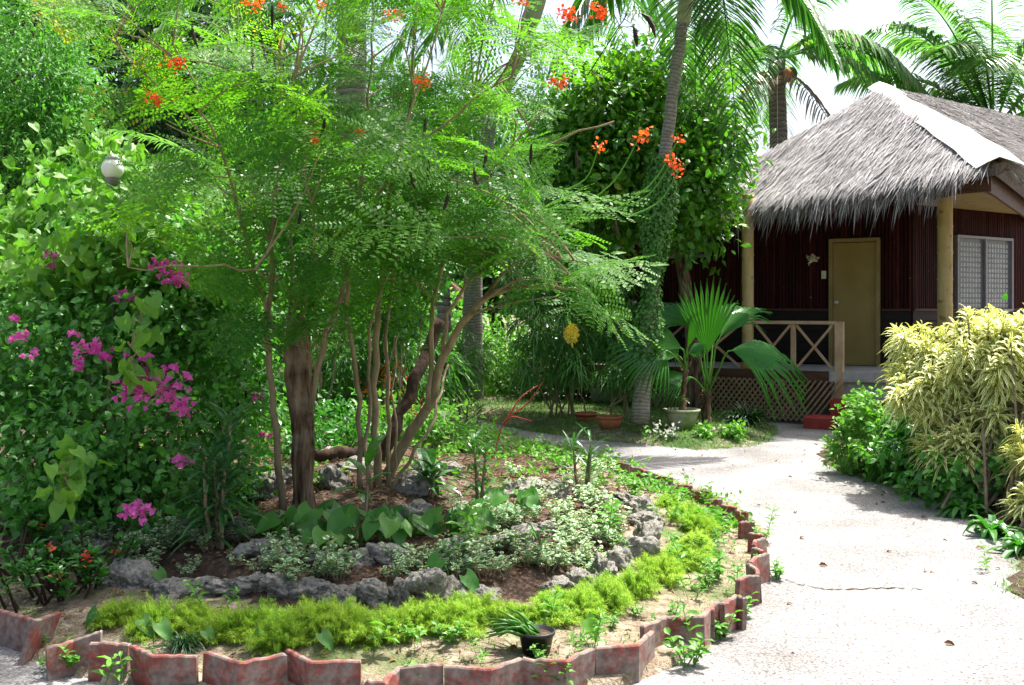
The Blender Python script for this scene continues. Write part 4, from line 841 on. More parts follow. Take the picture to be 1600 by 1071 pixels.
# 2: thick broken stump with sprouts
t2=thing('peacock_flower_tree','feathery tree with a thick barky trunk broken off at the top and thin sprouts','tree',at(475,795,6.6),TG); sm=MB(); nd=[]
P=wiggle(rng_(9),smooth_path([at(474,800,6.6),at(473,740,6.6),at(474,660,6.6),at(468,600,6.6),at(466,545,6.6),at(466,496,6.6)],30),.0006); P=smooth_path(P,90); rad=np.interp(np.linspace(0,1,90),[0,.1,.45,.65,.8,.95,1],[.085,.066,.068,.082,.088,.074,.04])*(1+np.interp(np.linspace(0,29,90),np.arange(30),rng_(8).normal(0,.03,30)))
V,F,uv=tube(P,rad,72); ang=np.tile(np.arange(72)/72*6.283,90); ctr=np.repeat(P,72,0); hh=V[:,2]
f=1+.10*np.sin(ang*3+hh*2.2)+.05*np.sin(ang*7-hh*5)+np.array([mnoise.noise((a*2.2,b*2.2,c*1.2)) for a,b,c in V*4])*.09-.16*np.array([max(0,.30-abs(mnoise.noise((math.cos(a)*3.2,math.sin(a)*3.2,h*2.4)))*1.3) for a,h in zip(ang,hh)])/.30+.06*np.array([mnoise.noise((math.cos(a)*7,math.sin(a)*7,h*6)) for a,h in zip(ang,hh)]); V=ctr+(V-ctr)*f[:,None]
mbk=MB().add(V,F,uv); add_tube(mbk,[P[-1]-UPZ*.1,P[-1]+UPZ*.03],[.045,.02],7); add_tube(mbk,[P[-1]+(-.05,0,-.1),P[-1]+(-.06,0,.07)],[.025,.005],5); mbk.build('trunk',M['bark'],t2,True)
nd.append(limb(sm,[(486,640,6.5),(505,540,6.45),(532,460,6.4),(548,400,6.4),(560,300,6.4),(575,180,6.5),(580,60,6.5)],0.0177,0.0065,20,8,.012,11))
nd.append(limb(sm,[(488,600,6.6),(515,520,6.9),(560,420,7.2),(590,320,7.3)],0.0122,0.0058,12,7,.012,12))
nd.append(limb(sm,[(460,520,6.6),(452,400,6.8),(470,260,6.9),(500,140,7.0),(510,20,7.0)],0.0122,0.0058,16,7,.012,13))
nd.append(limb(sm,[(470,505,6.55),(490,400,6.2),(480,250,6.0),(460,120,5.9)],0.0095,0.0043,12,7,.012,14))
lm=MB(); rg=rng_(202); sprays(lm,sm,rg,nd,[([(400,-90),(660,-90),(650,150),(600,330),(500,330),(420,200)],5.7,7.6,30),([(430,330),(620,330),(620,420),(440,420)],5.9,7.0,10),([(430,490),(500,480),(500,540),(440,540)],6.2,6.4,3),([(420,440),(540,440),(530,480),(430,480)],6.1,6.5,4)],2)
sm.build('sprout',M['twig'],t2,True); lm.build('crown',M['peacock'],t2)
for i,(x,y,s) in enumerate(((490,222,.8),(563,205,.7),(612,30,1.1),(620,22,.8),(500,8,.8))): flower(t2,at(x,y,5.9),s,540+i)
for i,(x,y) in enumerate(((508,185),(590,320),(470,330))): pod(t2,at(x,y,5.8),560+i,.11)
# 3: clump of stems
t3=thing('peacock_flower_tree','many stemmed feathery tree in the middle, its stems rising close together','tree',at(592,772,6.9),TG); sm=MB(); nd=[]
nd.append(limb(sm,[(590,775,6.9),(587,690,6.9),(586,600,6.9),(590,500,6.9),(598,400,7.0),(610,300,7.0),(640,160,7.1),(650,20,7.1)],0.0286,0.0086,24,9,.008,21))
nd.append(limb(sm,[(566,775,6.85),(560,660,6.8),(556,560,6.75),(540,470,6.6),(564,360,6.4),(621,256,6.3),(682,209,6.2),(753,147,6.1),(800,120,6.1)],0.0190,0.0058,26,8,.008,22))
nd.append(limb(sm,[(618,258,6.3),(632,210,6.3),(645,155,6.35),(665,110,6.4),(690,20,6.4)],0.0095,0.0043,10,7,.008,23))
nd.append(limb(sm,[(602,778,6.9),(608,650,7.0),(604,520,7.0),(625,400,7.2),(680,280,7.4),(740,150,7.5)],0.0150,0.0058,20,8,.01,24))
nd.append(limb(sm,[(578,775,6.8),(574,650,6.8),(575,540,6.8),(600,440,6.7),(700,330,6.5),(800,230,6.4),(850,170,6.3)],0.0136,0.0050,20,8,.012,25))
nd.append(limb(sm,[(612,776,6.9),(618,690,6.9),(615,600,6.95),(622,520,7.0)],0.0109,0.0058,12,7,.008,26))
lm=MB(); rg=rng_(203); sprays(lm,sm,rg,nd,[([(600,-90),(860,-90),(890,60),(870,150),(820,260),(700,320),(610,250)],5.5,7.8,40),([(570,300),(740,300),(740,380),(600,400),(570,380)],5.9,7.2,7)],3)
sm.build('trunk',M['twig'],t3,True); lm.build('crown',M['peacock'],t3)
for i,(x,y,s) in enumerate(((655,130,.9),(665,128,.7),(880,22,1.2),(892,28,1.0),(932,18,1.1),(940,25,.8),(812,2,1.0),(880,132,1.0),(865,128,.8))): flower(t3,at(x,y,5.8),s,570+i)
for i,(x,y) in enumerate(((665,185),(670,250),(640,265),(760,235),(830,225),(700,300))): pod(t3,at(x,y,5.7),590+i,.11)
for i,(x,y,L) in enumerate(((1003,22,.17),(990,42,.15))):
    mb=MB(); c=at(x,y,5.7); sg=1 if i==0 else .25; add_tube(mb,[c,c+(.03*sg,0,-.02),c+(.06*sg,0,-.07),c+(.075*sg,0,-L*.75)],[.005,.013,.014,.004],6); add_tube(mb,[c+(-.25,.1,-.25),c+(-.08,0,0.0),c],[.004,.003,.003],5,False); mb.build('seed_pod',M['pod'],t3)
# 4: leaning forked tree
t4=thing('peacock_flower_tree','leaning feathery tree at right whose branches arch over the path','tree',at(612,735,7.1),TG); sm=MB(); nd=[]
nd.append(limb(sm,[(605,745,7.1),(640,680,7.1),(668,640,7.05),(690,565,7.0),(724,505,6.9),(757,466,6.8),(790,452,6.6),(850,448,6.4),(910,455,6.2)],0.0422,0.0072,28,10,.006,31))
nd.append(limb(sm,[(688,575,7.0),(700,490,7.0),(735,440,6.9),(773,411,6.8),(834,378,6.6),(900,350,6.4)],0.0163,0.0050,18,8,.008,32))
nd.append(limb(sm,[(755,468,6.8),(793,424,6.6),(844,404,6.4),(880,404,6.2),(940,410,6.0)],0.0122,0.0043,12,7,.006,33))
nd.append(limb(sm,[(668,640,7.0),(674,560,7.0),(677,480,7.0),(699,397,7.1),(740,330,7.1),(800,270,7.0),(880,215,6.8),(960,190,6.7)],0.0190,0.0058,22,8,.01,34))
nd.append(limb(sm,[(610,770,6.8),(640,720,6.8),(668,670,6.85),(700,570,7.2)],0.0136,0.0086,10,7,.01,35))
lm=MB(); rg=rng_(204); sprays(lm,sm,rg,nd,[([(690,290),(820,200),(860,260),(885,300),(890,350),(880,400),(820,430),(740,410),(680,370)],5.3,7.2,34),([(820,420),(885,420),(890,490),(870,490),(840,460)],5.6,6.4,5),([(570,410),(680,420),(670,470),(580,470)],6.2,7.2,2)],4)
sm.build('trunk',M['twig'],t4,True); lm.build('crown',M['peacock'],t4)
st=MB()
for (x,y,s,sd),base in zip(((1000,213,1.25,0),(935,232,.9,1),(1048,256,1.0,2),(1062,266,.8,3),(1060,218,.7,4)),((900,330),(880,300),(960,330),(980,340),(960,330))):
    c=at(x,y,6.0); flower(t4,c,s*1.05,600+sd,44 if s>1.5 else 18); b=at(base[0],base[1],6.1); add_tube(st,smooth_path([b,(b+c)/2+(.03,0,-.05),c],8),np.linspace(.006,.003,8),5,False)
st.build('flower_stalk',M['weed'],t4)
mb=MB(); rg=rng_(7); put(mb,BIP[3],np.array([at(890,500,6.0)]*2),np.array([(.1,-.2,-1),(.3,-.1,-.9)]),np.array([(0,-1,.1)]*2),[.13,.1]); tag(mb.build('yellowed_leaf',M['yellow'],t4),'yellowed drooping leaf')
for i,(x,y) in enumerate(((740,260),(745,330),(900,235),(960,340))): pod(t4,at(x,y,6.0),620+i,.12)
# extra flowers low
# logs
def log(lbl,pts,r0,r1,seed):
    P=wiggle(rng_(seed),smooth_path([at(*q) for q in pts],14),.012); c=P[0]; mb=MB(); add_tube(mb,P-c,np.linspace(r0,r1,14)*(1+rng_(seed+1).normal(0,.07,14)),10); o=mb.build('log',M['darkwood'],None,True); o.location=c; tag(o,lbl,'log')
log('dark dead log leaning up to the right behind the middle stems',[(598,720,7.6),(625,650,7.7),(648,590,7.8),(668,548,7.9),(688,500,8.0)],.052,.045,41)
log('dark fallen branch lying flat behind the thick stump',[(478,716,7.3),(515,709,7.4),(545,708,7.5),(568,700,7.6)],.035,.05,43)
log('thin dark branch lying on the rocks left of the thick stump',[(300,765,6.9),(360,738,7.0),(420,742,7.2),(465,738,7.3)],.022,.03,45)
log('slanting dark branch under the magenta shrub',[(330,690,6.9),(365,640,7.1),(395,610,7.2),(440,580,7.4)],.016,.022,47)
# reddish bare shoot
p=on(772,715); t=thing('red_twig','bare reddish twig with a few buds rising at the back of the bed','twig',p); mb=MB()
for q in ([(775,700,8.8),(790,655,8.8),(820,635,8.8),(848,598,8.8)],[(795,650,8.8),(815,620,8.85),(840,603,8.9)],[(788,662,8.8),(800,652,8.7),(830,658,8.6)]): add_tube(mb,smooth_path([at(*w) for w in q],8),np.linspace(.008,.004,8),6)
mb.build('stem',M['redpaint'],t)

# ================================================================== CLIMBERS AND SHRUBS
def blob_leaves(mb, rng, blobs, n, size, tmpl, clump=26, cs=.13, down=.25, shell=.55, upn=.6):
    """leaves in twig-sized clumps through the volumes of the blobs (centre, radii)"""
    vol=np.array([np.prod(b[1])**.7 for b in blobs]); cnt=np.maximum(1,(vol/vol.sum()*n/clump)).astype(int)
    for (c,rad),k in zip(blobs,cnt):
        c=np.asarray(c,float); rad=np.asarray(rad,float); u=rdir(rng,k); rr=(shell+(1-shell)*rng.random(k)**.6)*(1+.14*np.sin(u[:,0]*5+u[:,1]*4)); C=c+u*rad*rr[:,None]
        O=np.repeat(C,clump,0)+rng.normal(0,cs,(k*clump,3)); od=np.repeat(u,clump,0); m=len(O)
        D=od*.7+rdir(rng,m)*.8+np.array((0,0,-down)); Nn=od*.5+rdir(rng,m)*.6+np.array((0,-.1,upn)); put(mb,tmpl,O,D,Nn,rng.uniform(*size,m))
def shrub(name,label,cat,base,blobs,n,size,tmpl,matn,seed,group=None,stems=7,stem_r=.018,stemmat='twig',**kw):
    r=rng_(seed); t=thing(name,label,cat,base,group); mb=MB(); blob_leaves(mb,r,blobs,n,size,tmpl,**kw); sm=MB(); base=np.asarray(base,float)
    for k in range(stems):
        c,rad=blobs[r.integers(0,len(blobs))]; e=np.asarray(c)+rdir(r,1)[0]*np.asarray(rad)*.6; s=base+r.normal(0,.08,3)*np.array((1,1,0)); P=wiggle(r,smooth_path([s,s+(e-s)*.5+UPZ*.15*np.linalg.norm(e-s)*.5,e],9),.02); add_tube(sm,P,np.linspace(stem_r,stem_r*.35,9),6,False)
    sm.build('stem',M[stemmat],t); mb.build('foliage',M[matn],t); return t
LF=t_leaf(.6,.08,.15); LFN=t_leaf(.36,.06,.12); LH=t_heart_fine(.9,.09,.2)
b=on(210,830)
bg_=shrub('bougainvillea','large magenta flowering shrub with dark green leaves filling the left of the bed','shrub',b,
 [(at(110,560,7.0),(.75,.5,.42)),(at(240,520,7.2),(.7,.5,.5)),(at(340,560,7.2),(.45,.4,.55)),(at(60,680,6.7),(.5,.4,.35)),(at(180,680,6.5),(.55,.35,.35)),(at(310,690,6.7),(.4,.3,.3)),(at(330,450,7.4),(.5,.4,.4)),(at(90,760,6.4),(.5,.35,.25)),(at(200,420,7.6),(.7,.4,.35)),(at(380,640,7.3),(.25,.25,.5)),(at(20,480,7.4),(.5,.4,.3)),(at(255,765,6.2),(.3,.25,.22)),(at(330,740,6.6),(.25,.25,.2)),(at(150,770,6.2),(.4,.3,.22))],16000,(.045,.085),LF,'boug',301,stems=16,stem_r=.02,cs=.11)
def bract(px,py,d,n,sx,seed):
    n=int(n*1.35); r=rng_(seed); mb=MB(); c=at(px,py,d); C=c+np.clip(r.normal(0,1,(n,3)),-1.5,1.5)*np.array((sx,.05,sx*.7)); K=np.repeat(C,3,0); a=np.tile(np.array((0,2.09,4.18)),n)+np.repeat(r.uniform(0,2,n),3); [add_tube(mb,[c+np.array((0,.04,-.02)),q],.002,3,False) for q in C]; D=np.stack((np.cos(a),-.5+0*a,np.sin(a)),-1)+np.repeat(r.normal(0,.35,(n,3)),3,0); put(mb,t_heart(.85,.12,.1),K,D,np.repeat(np.array((0,-1,.4))+r.normal(0,.4,(n,3)),3,0),r.uniform(.020,.034,3*n)); mb.build('flower_cluster',M['pink'],bg_)
for i,(x,y,d,n,s) in enumerate(((230,590,5.95,20,.12),(250,605,5.9,20,.11),(215,600,6.0,14,.05),(280,630,5.95,12,.05),(140,545,6.0,12,.05),(125,570,6.0,8,.03),(160,555,6.0,8,.03),(270,425,6.7,20,.06),(280,437,6.7,14,.04),(250,412,6.7,9,.03),(30,525,6.3,10,.03),(25,500,6.4,5,.02),(85,402,7.0,8,.04),(90,418,7.0,5,.02),(220,800,5.6,12,.04),(205,795,5.6,8,.03),(285,722,5.9,8,.03),(427,432,6.9,6,.025),(48,555,6.2,4,.02),(190,465,6.7,5,.02),(405,617,6.9,4,.02),(415,680,6.9,3,.015),(200,460,6.7,6,.03),(290,640,6.0,8,.03),(120,520,6.3,3,.02),(440,520,7.0,3,.015),(465,640,7.3,4,.02))): bract(x,y,d,n,s,700+i)
# light heart leaved climber over the lamp
def vine(name,label,base,paths,seed,size,matn,step=.035,group=None,leaft=LH,spread=.10):
    r=rng_(seed); t=thing(name,label,'climber',base,group); mb=MB(); sm=MB()
    for q in paths:
        P=smooth_path([at(*w) for w in q],30); P=wiggle(r,P,.02); add_tube(sm,P,np.linspace(.008,.003,30),5,False)
        L=np.linalg.norm(np.diff(P,axis=0),axis=1).sum(); n=int(L/step); O=P[r.integers(0,30,n)]+r.normal(0,spread,(n,3)); D=rdir(r,n)*.8+np.array((0,-.3,-.7)); put(mb,leaft,O,D,np.array((0,-.4,.8))+r.normal(0,.4,(n,3)),r.uniform(*size,n))
    sm.build('stem',M['twig'],t); mb.build('foliage',M[matn],t); return t
vp=[[(330,480,8),(280,380,8.2),(230,320,8.4),(190,275,8.6),(165,235,8.8),(170,205,9)],[(300,450,7.8),(200,370,8),(120,300,8.2),(75,270,8.3),(60,255,8.3)],[(250,480,7.6),(160,400,7.8),(60,350,8),(0,335,8),(-60,330,8)],[(260,460,7.8),(150,420,7.8),(60,400,7.8),(0,380,7.9)],[(340,470,8),(300,380,8),(260,330,8.2),(230,290,8.4),(205,260,8.5)],[(350,470,7.9),(330,400,8),(290,360,8),(200,330,8.1),(140,340,8.1)],[(330,500,8),(330,420,8.1),(350,370,8.2),(330,330,8.3)],[(100,480,7.8),(40,430,7.8),(-20,420,7.8)],[(200,450,7.8),(120,380,7.9),(100,330,8),(80,300,8.1)],[(240,420,7.1),(215,370,7.0),(190,340,7.0),(168,320,7.0)],[(300,480,7.2),(180,430,7.1),(80,430,7.1),(20,420,7.2)],[(320,470,7.2),(250,400,7.1),(150,390,7.1),(90,400,7.1)],[(360,480,7.5),(330,430,7.5),(300,400,7.5)],[(200,360,7.5),(206,310,7.5),(203,270,7.5)]]
vine('leafy_climber','pale green heart leaved climber sprawling over the top of the magenta shrub',(at(240,520,7.8)[0],7.8,0.3),vp,310,(.06,.115),'vine',.006,None,LH,.13)
vine('leafy_climber','few large heart leaves hanging from a thin vine in the middle of the magenta shrub',(at(210,520,5.9)[0],6.0,.3),[[(240,470,6.0),(215,500,5.9),(205,540,5.85),(210,590,5.8)],[(110,720,5.7),(100,740,5.6),(115,775,5.6)]],311,(.08,.12),'vine',.045,None,LH,.05)
for i,(px,py,mn,l) in enumerate(((535,700,'mid','low green leafy plant behind the flat fallen branch'),(450,712,'mid','low green leafy plant between the slim stem and the magenta shrub'),(640,700,'weed','low bright leafy plant behind the leaning tree'),(700,705,'weed','low bright leafy plant at the back of the bed right of the leaning tree'),(590,690,'weed','low bright leafy plant at the back of the bed behind the middle stems'))):
    q=on(px,py); shrub('leafy_plant',l,'plant',q,[(q+UPZ*.2,(.3,.2,.18)),(q+np.array((.2,.05,.12)),(.22,.2,.12))],520,(.05,.10),LFN,mn,330+i,stems=5,stem_r=.007,cs=.07)
# low plants far left
shrub('leafy_shrub','low shadowy green shrub at the left edge below the magenta flowers','shrub',on(40,850),[(on(20,800)+(0,.2,.12),(.4,.3,.22)),(on(70,845)+(0,.3,.08),(.3,.3,.18))],1500,(.04,.08),LFN,'mid',320,stems=5,stem_r=.008,cs=.07)

# ================================================================== RIGHT BED
def song(name,label,base,blobs,nros,seed,matn='variegated',L=(.13,.215),wd=.024,group=None):
    r=rng_(seed); t=thing(name,label,'shrub',base,group); mb=MB(); sm=MB(); base=np.asarray(base,float); v=np.array([np.prod(b[1])**.7 for b in blobs]); cnt=np.maximum(1,v/v.sum()*nros).astype(int)
    for (c,rad),k in zip(blobs,cnt):
        c=np.asarray(c,float); rad=np.asarray(rad,float)
        for _ in range(k):
            u=rdir(r,1,-.45,1)[0]; tip=c+u*rad*r.uniform(.55,1.05); s=base+np.array((r.normal(0,.14),r.normal(0,.18),0)); mid=s+(tip-s)*.55+UPZ*.12; 
            if r.random()<.10: add_tube(sm,smooth_path([s,mid,tip],8),np.linspace(.014,.007,8),6,False)
            else: add_tube(sm,[c+(tip-c)*.45-UPZ*.1,tip],[.008,.006],5,False)
            ax=nrm(u*.6+UPZ*.9); n=int(r.integers(22,32)); ang=np.arange(n)*2.399; q=np.linspace(0,1,n); s1=nrm(np.cross(ax,(0.3,1,.1))); s2=np.cross(ax,s1)
            D=(np.cos(ang)[:,None]*s1+np.sin(ang)[:,None]*s2)*(1.0-.55*q[:,None])+ax*(.15+.95*q[:,None])+r.normal(0,.1,(n,3)); O=tip+ax*((q-1)*.13+.02)[:,None]; strap(mb,O,D,r.uniform(*L,n)*(1.05-.3*q),wd,r.uniform(.35,.75,n),4,.25,'lance',up=ax+np.array((.01,.02,0)))
    sm.build('stem',M['dracstem'],t,True); mb.build('foliage',M[matn],t); return t
sb=on(1555,800)
song('variegated_shrub','tall yellow and green striped dracaena shrub on the right beside the path','x' and on(1560,790),[(at(1470,600,8.6),(.38,.4,.35)),(at(1540,560,8.4),(.45,.45,.40)),(at(1440,560,8.8),(.25,.35,.25)),(at(1600,600,8.3),(.45,.5,.5)),(at(1560,660,8.3),(.4,.4,.3)),(at(1480,650,8.5),(.3,.35,.22)),(at(1570,525,8.6),(.4,.4,.22)),(at(1660,560,8.4),(.5,.5,.5)),(at(1430,620,8.5),(.22,.3,.3)),(at(1500,700,8.2),(.3,.3,.18)),(at(1420,530,8.9),(.16,.2,.16)),(at(1590,730,8.1),(.25,.3,.18))],520,401)
song('variegated_shrub','low yellow striped dracaena at the right edge in front of the tall one',on(1640,830),[(at(1640,700,7.4),(.28,.3,.2)),(at(1630,790,7.3),(.2,.25,.15))],40,402)
shrub('green_shrub','fresh green small leaved shrub beside the red step at the right bed corner','shrub',on(1375,738),[(on(1370,738)+(0,.1,.32),(.33,.35,.33)),(on(1345,735)+(0,.05,.18),(.24,.25,.2)),(on(1415,748)+(0,.1,.22),(.35,.35,.22)),(on(1365,738)+(.02,.1,.56),(.17,.2,.2))],3000,(.05,.085),t_leaf(.55,.08,.12),'weed',403,stems=10,stem_r=.01,cs=.06)
rg=rng_(404)
for i,(x,y,n,L,w,l) in enumerate(((1450,775,16,.36,.055,'broad strap leaved plant under the striped shrub, nearest the green shrub'),(1500,805,16,.36,.05,'broad strap leaved plant below the middle of the striped shrub'),(1545,835,16,.34,.05,'broad strap leaved plant at the bed edge right of the weed on the path'),(1590,862,16,.32,.045,'broad strap leaved plant at the right picture edge by the path'))):
    strap_plant('strap_leaf_plant',l,on(x,y),.12,n,L,w,2,410+i,'mid',.75,.2,'strap leaved plants edging the right bed',basal=True)
shrub('leafy_shrub','dark green leafy undergrowth shrub beneath the striped shrub','shrub',on(1500,760),[(on(1480,760)+(0,.3,.2),(.5,.35,.25)),(on(1580,800)+(.1,.4,.2),(.6,.4,.25)),(on(1420,745)+(0,.3,.2),(.4,.35,.25)),(on(1540,760)+(.1,.5,.4),(.6,.4,.4))],3800,(.06,.11),LF,'mid',415,stems=8,stem_r=.01,cs=.08)
place(WP[2],on(1543,892),.3,.75,'single thin weed standing alone on the right side of the path')
place(WP[1],on(1405,775),.3,.8,'weed at the edge of the path in front of the strap leaves')
# back side of right bed: hedge of striped/green shrubs running to the hut
shrub('green_shrub','green bush behind the striped shrub against the porch','shrub',(5.6,11.9,.08),[((5.5,11.8,.7),(.8,.5,.6)),((6.6,11.6,.7),(.9,.5,.6)),((7.8,11.2,.7),(.9,.6,.7))],3600,(.07,.12),LF,'mid',416,stems=9)
# grass
def grass(name,mask,x0,x1,y0,y1,n,hf,seed,L=(.04,.11),matn='grass'):
    r=rng_(seed); P=np.stack((r.uniform(x0,x1,n),r.uniform(y0,y1,n)),-1); P=P[mask(P,r)]; h=hf(P); m=len(P); mb=MB(); strap(mb,np.column_stack((P,h-.005)),rdir(r,m,.35,1),r.uniform(*L,m),.007,r.uniform(.2,.7,m),2,.2,'grass'); return tag(mb.build(name,M[matn]),kind='stuff')
grass('lawn_grass',lambda P,r:(sdist(P,VERGE)>-.04)&(P[:,1]<16.5),-1.6,3.7,11.3,16.5,60000,lambda P:np.maximum(0,verh(P)),501,(.05,.12))
grass('bed_grass',lambda P,r:(sdist(P,BED)>.02)&(sdist(P,BED)<.62)&(np.array([mnoise.noise((x*2.2,y*2.2,3)) for x,y in P])>-.12),-3.2,1.9,4.1,11.5,62000,bedh,502,(.02,.06))
grass('right_bed_grass',lambda P,r:(sdist(P,RBED)>-.03)&(sdist(P,RBED)<.5),2.6,4.6,5.2,10.5,9000,lambda P:np.maximum(0,rbedh(P)),503,(.04,.10))
def patch(P,r):
    q=[on(1380,770),on(1350,775),on(1320,770),on(1170,805),on(1180,790),on(1410,917),on(1520,912)]; return np.any([np.hypot((P[:,0]-a[0])/2.2,P[:,1]-a[1])<.07 for a in q],0)&(r.random(len(P))<.5)
grass('path_grass',patch,.9,4,5.3,10,60000,lambda P:np.zeros(len(P)),504,(.015,.04))
# ================================================================== PLANTS BY THE HUT
def fanpalm(name,label,base,trunk,leaves,matn='fanp',pr=.012,tr=.055):
    t=thing(name,label,'palm',base); mb=MB(); r=rng_(int(abs(base[0])*1000)); P=wiggle(r,smooth_path([at(*q) for q in trunk],10),.008); add_tube(mb,P,np.linspace(tr*1.25,tr*.75,10),12)
    for k in range(16):
        i=r.integers(5,10); a=r.uniform(0,6.28); d=np.array((math.cos(a),math.sin(a),1.6)); strap(mb,[P[i]],[d],[r.uniform(.12,.3)],[.05],[.3],3,.4,'grass')
    mb.build('trunk',M['bark'],t); top=P[-2]
    pm=MB()
    for (hx,hy,hd,d,up,rad,sp,cup,dr,td) in leaves:
        h=at(hx,hy,hd); dd=nrm(np.array(d)); add_tube(pm,smooth_path([top,top+(h-top)*.5+UPZ*.04,h,h+dd*rad*.06],8),np.linspace(pr*1.3,pr*.7,8),6)
        lm=MB(); fan(lm,h,d,up,rad,R(sp),max(10,int(sp/5)),.58,cup,dr,td); lm.build('leaf',M[matn],t)
    pm.build('leaf_stalk',M['weed'],t); return t
fanpalm('fan_palm','large fan palm growing in the ground between the mossy pot and the porch',at(1104,664,13.0),[(1104,668,13),(1104,640,13),(1106,610,13)],
 [(1105,552,12.85,(-.02,-.12,1),(0,-1,.1),.95,66,.05,.03,.0),(1124,528,13.0,(.72,.15,.75),(-.65,-.45,.6),.82,64,.2,.12,.22),(1082,508,13.1,(-.8,.1,.5),(.1,-.6,.8),.72,90,.2,.25,.3),(1143,547,12.7,(.95,-.25,-.05),(.15,-.55,.8),.92,105,.15,.28,.28),(1096,520,13.3,(-.5,.5,.75),(.2,-.6,.7),.75,90,.1,.1,.2),(1118,515,13.4,(.5,.6,.7),(-.3,-.6,.7),.75,80,.1,.1,.2),(1080,590,12.9,(-.8,-.2,.1),(0,-.4,.9),.6,110,.1,.3,.5)])
fanpalm('fan_palm','smaller fan palm growing in the mossy pot, its leaf drooping left',at(1067,640,12.45),[(1067,645,12.45),(1068,610,12.45),(1071,572,12.45)],
 [(1040,548,12.3,(-.95,-.3,-.02),(-.2,-.6,.75),.74,150,.1,.2,.2),(1066,545,12.2,(-.85,-.2,.42),(.3,-.75,.5),.50,70,.5,.05,.05),(1076,552,12.35,(.75,-.4,.35),(-.2,-.5,.8),.25,120,.3,.1,.1),(1060,556,12.5,(-.8,.35,.3),(.1,-.5,.9),.8,140,.1,.25,.35),(1074,545,12.4,(.3,-.2,1),(0,-1,.2),.42,30,.4,0,0)],tr=.035)
def pot_(name,label,p,R_top,R_bot,H,matn,rim=.02):
    t=thing(name,label,'pot',p); mb=MB(); lathe(mb,p,[(.001,0),(R_bot,0),(R_bot+(R_top-R_bot)*.55,H*.45),(R_top,H*.8),(R_top*1.0,H-.03),(R_top+rim,H-.03),(R_top+rim,H),(R_top-.01,H),(R_top-.02,H-.06),(.001,H-.06)],36); mb.build('pot_body',M[matn],t,True)
    mb=MB(); lathe(mb,p,[(R_top-.016,H-.055),(.001,H-.045)],24); mb.build('soil',M['soil'],t); return t
pot_('plant_pot','green mossy bowl shaped pot standing on the lawn beside the fan palm',at(1065,673,12.45)*np.array((1,1,0))+UPZ*.09,.205,.13,.27,'pot')
pot_('plant_pot','wide orange terracotta pot on the lawn left of the creeper clad palm',at(953,655,12.7)*np.array((1,1,0))+UPZ*.10,.15,.12,.15,'terracotta',.008)
pot_('plant_pot','shadowed terracotta pot behind, under the small round headed plant',at(916,650,13.4)*np.array((1,1,0))+UPZ*.10,.14,.12,.12,'terracotta',.008)
strap_plant('grass_tuft','small strappy shoots growing in the mossy pot',at(1058,628,12.4),.05,10,.22,.014,2,801,'mid',.5,.1,basal=True)
strap_plant('lily_plant','dark clump of narrow leaves in the shade against the lattice panel',at(1165,664,13.2)*np.array((1,1,0))+UPZ*.05,.2,60,.62,.022,4,802,'dark',.55,.35,basal=True)
def tuftbush(name,label,cat,base,blobs,nt,seed,L=(.2,.34),wd=.017,matn='bamboo',per=13,stems=6,group=None,droop=(.5,1.1),stemr=.014,sb=.12,stemmat='twig'):
    r=rng_(seed); base=np.asarray(base,float); t=thing(name,label,cat,base,group); mb=MB(); sm=MB(); v=np.array([np.prod(b[1])**.7 for b in blobs]); cnt=np.maximum(1,v/v.sum()*nt).astype(int)
    for (c,rad),k in zip(blobs,cnt):
        c=np.asarray(c,float); u=rdir(r,k); tips=c+u*np.asarray(rad)*(r.uniform(.35,1,k)**.5)[:,None]; n=k*per; D=np.repeat(u*.5,per,0)+rdir(r,n,-.2,1)*.9; strap(mb,np.repeat(tips,per,0)+r.normal(0,.02,(n,3)),D,r.uniform(*L,n),wd,r.uniform(*droop,n),3,.3,'lance')
    for k in range(stems):
        c,rad=blobs[r.integers(0,len(blobs))]; e=np.asarray(c)+rdir(r,1)[0]*np.asarray(rad)*.5; s=base+r.normal(0,sb,3)*np.array((1,1,0)); add_tube(sm,wiggle(r,smooth_path([s,s+(e-s)*.5,e],8),.01),np.linspace(stemr,stemr*.4,8),6,False)
    sm.build('stem',M[stemmat],t); mb.build('foliage',M[matn],t); return t
tuftbush('bamboo_bush','tall bamboo-like bush with drooping narrow leaves left of the creeper clad palm','bush',at(878,640,13.9)*np.array((1,1,0))+UPZ*.05,[(at(860,500,13.7),(.6,.5,.45)),(at(900,430,13.9),(.6,.5,.5)),(at(840,560,13.8),(.4,.4,.35)),(at(830,440,14.1),(.4,.4,.4)),(at(940,500,13.9),(.35,.4,.45)),(at(880,370,14.2),(.5,.5,.4))],330,811,stems=12)
tuftbush('standard_plant','small round headed narrow leaved plant on one thin bare stem','plant',at(916,645,13.4)*np.array((1,1,0))+UPZ*.2,[(at(908,572,13.3),(.2,.2,.13))],26,812,(.16,.26),.02,'bamboo',14,1,None,(.6,1.2),.012,.0)
tuftbush('bamboo_bush','low narrow leaved plant with thin stems in the orange terracotta pot','plant',at(953,635,12.7),[(at(960,590,12.7),(.22,.2,.15)),(at(990,600,12.6),(.18,.2,.12))],26,813,(.14,.22),.02,'bamboo',12,5,None,(.6,1.1),.009,.05)
tuftbush('bamboo_bush','narrow leaved bush showing pale against the dark hut wall','bush',at(985,640,13.6)*np.array((1,1,0)),[(at(975,520,13.5),(.3,.3,.5)),(at(955,440,13.7),(.25,.3,.4))],60,814,stems=5)
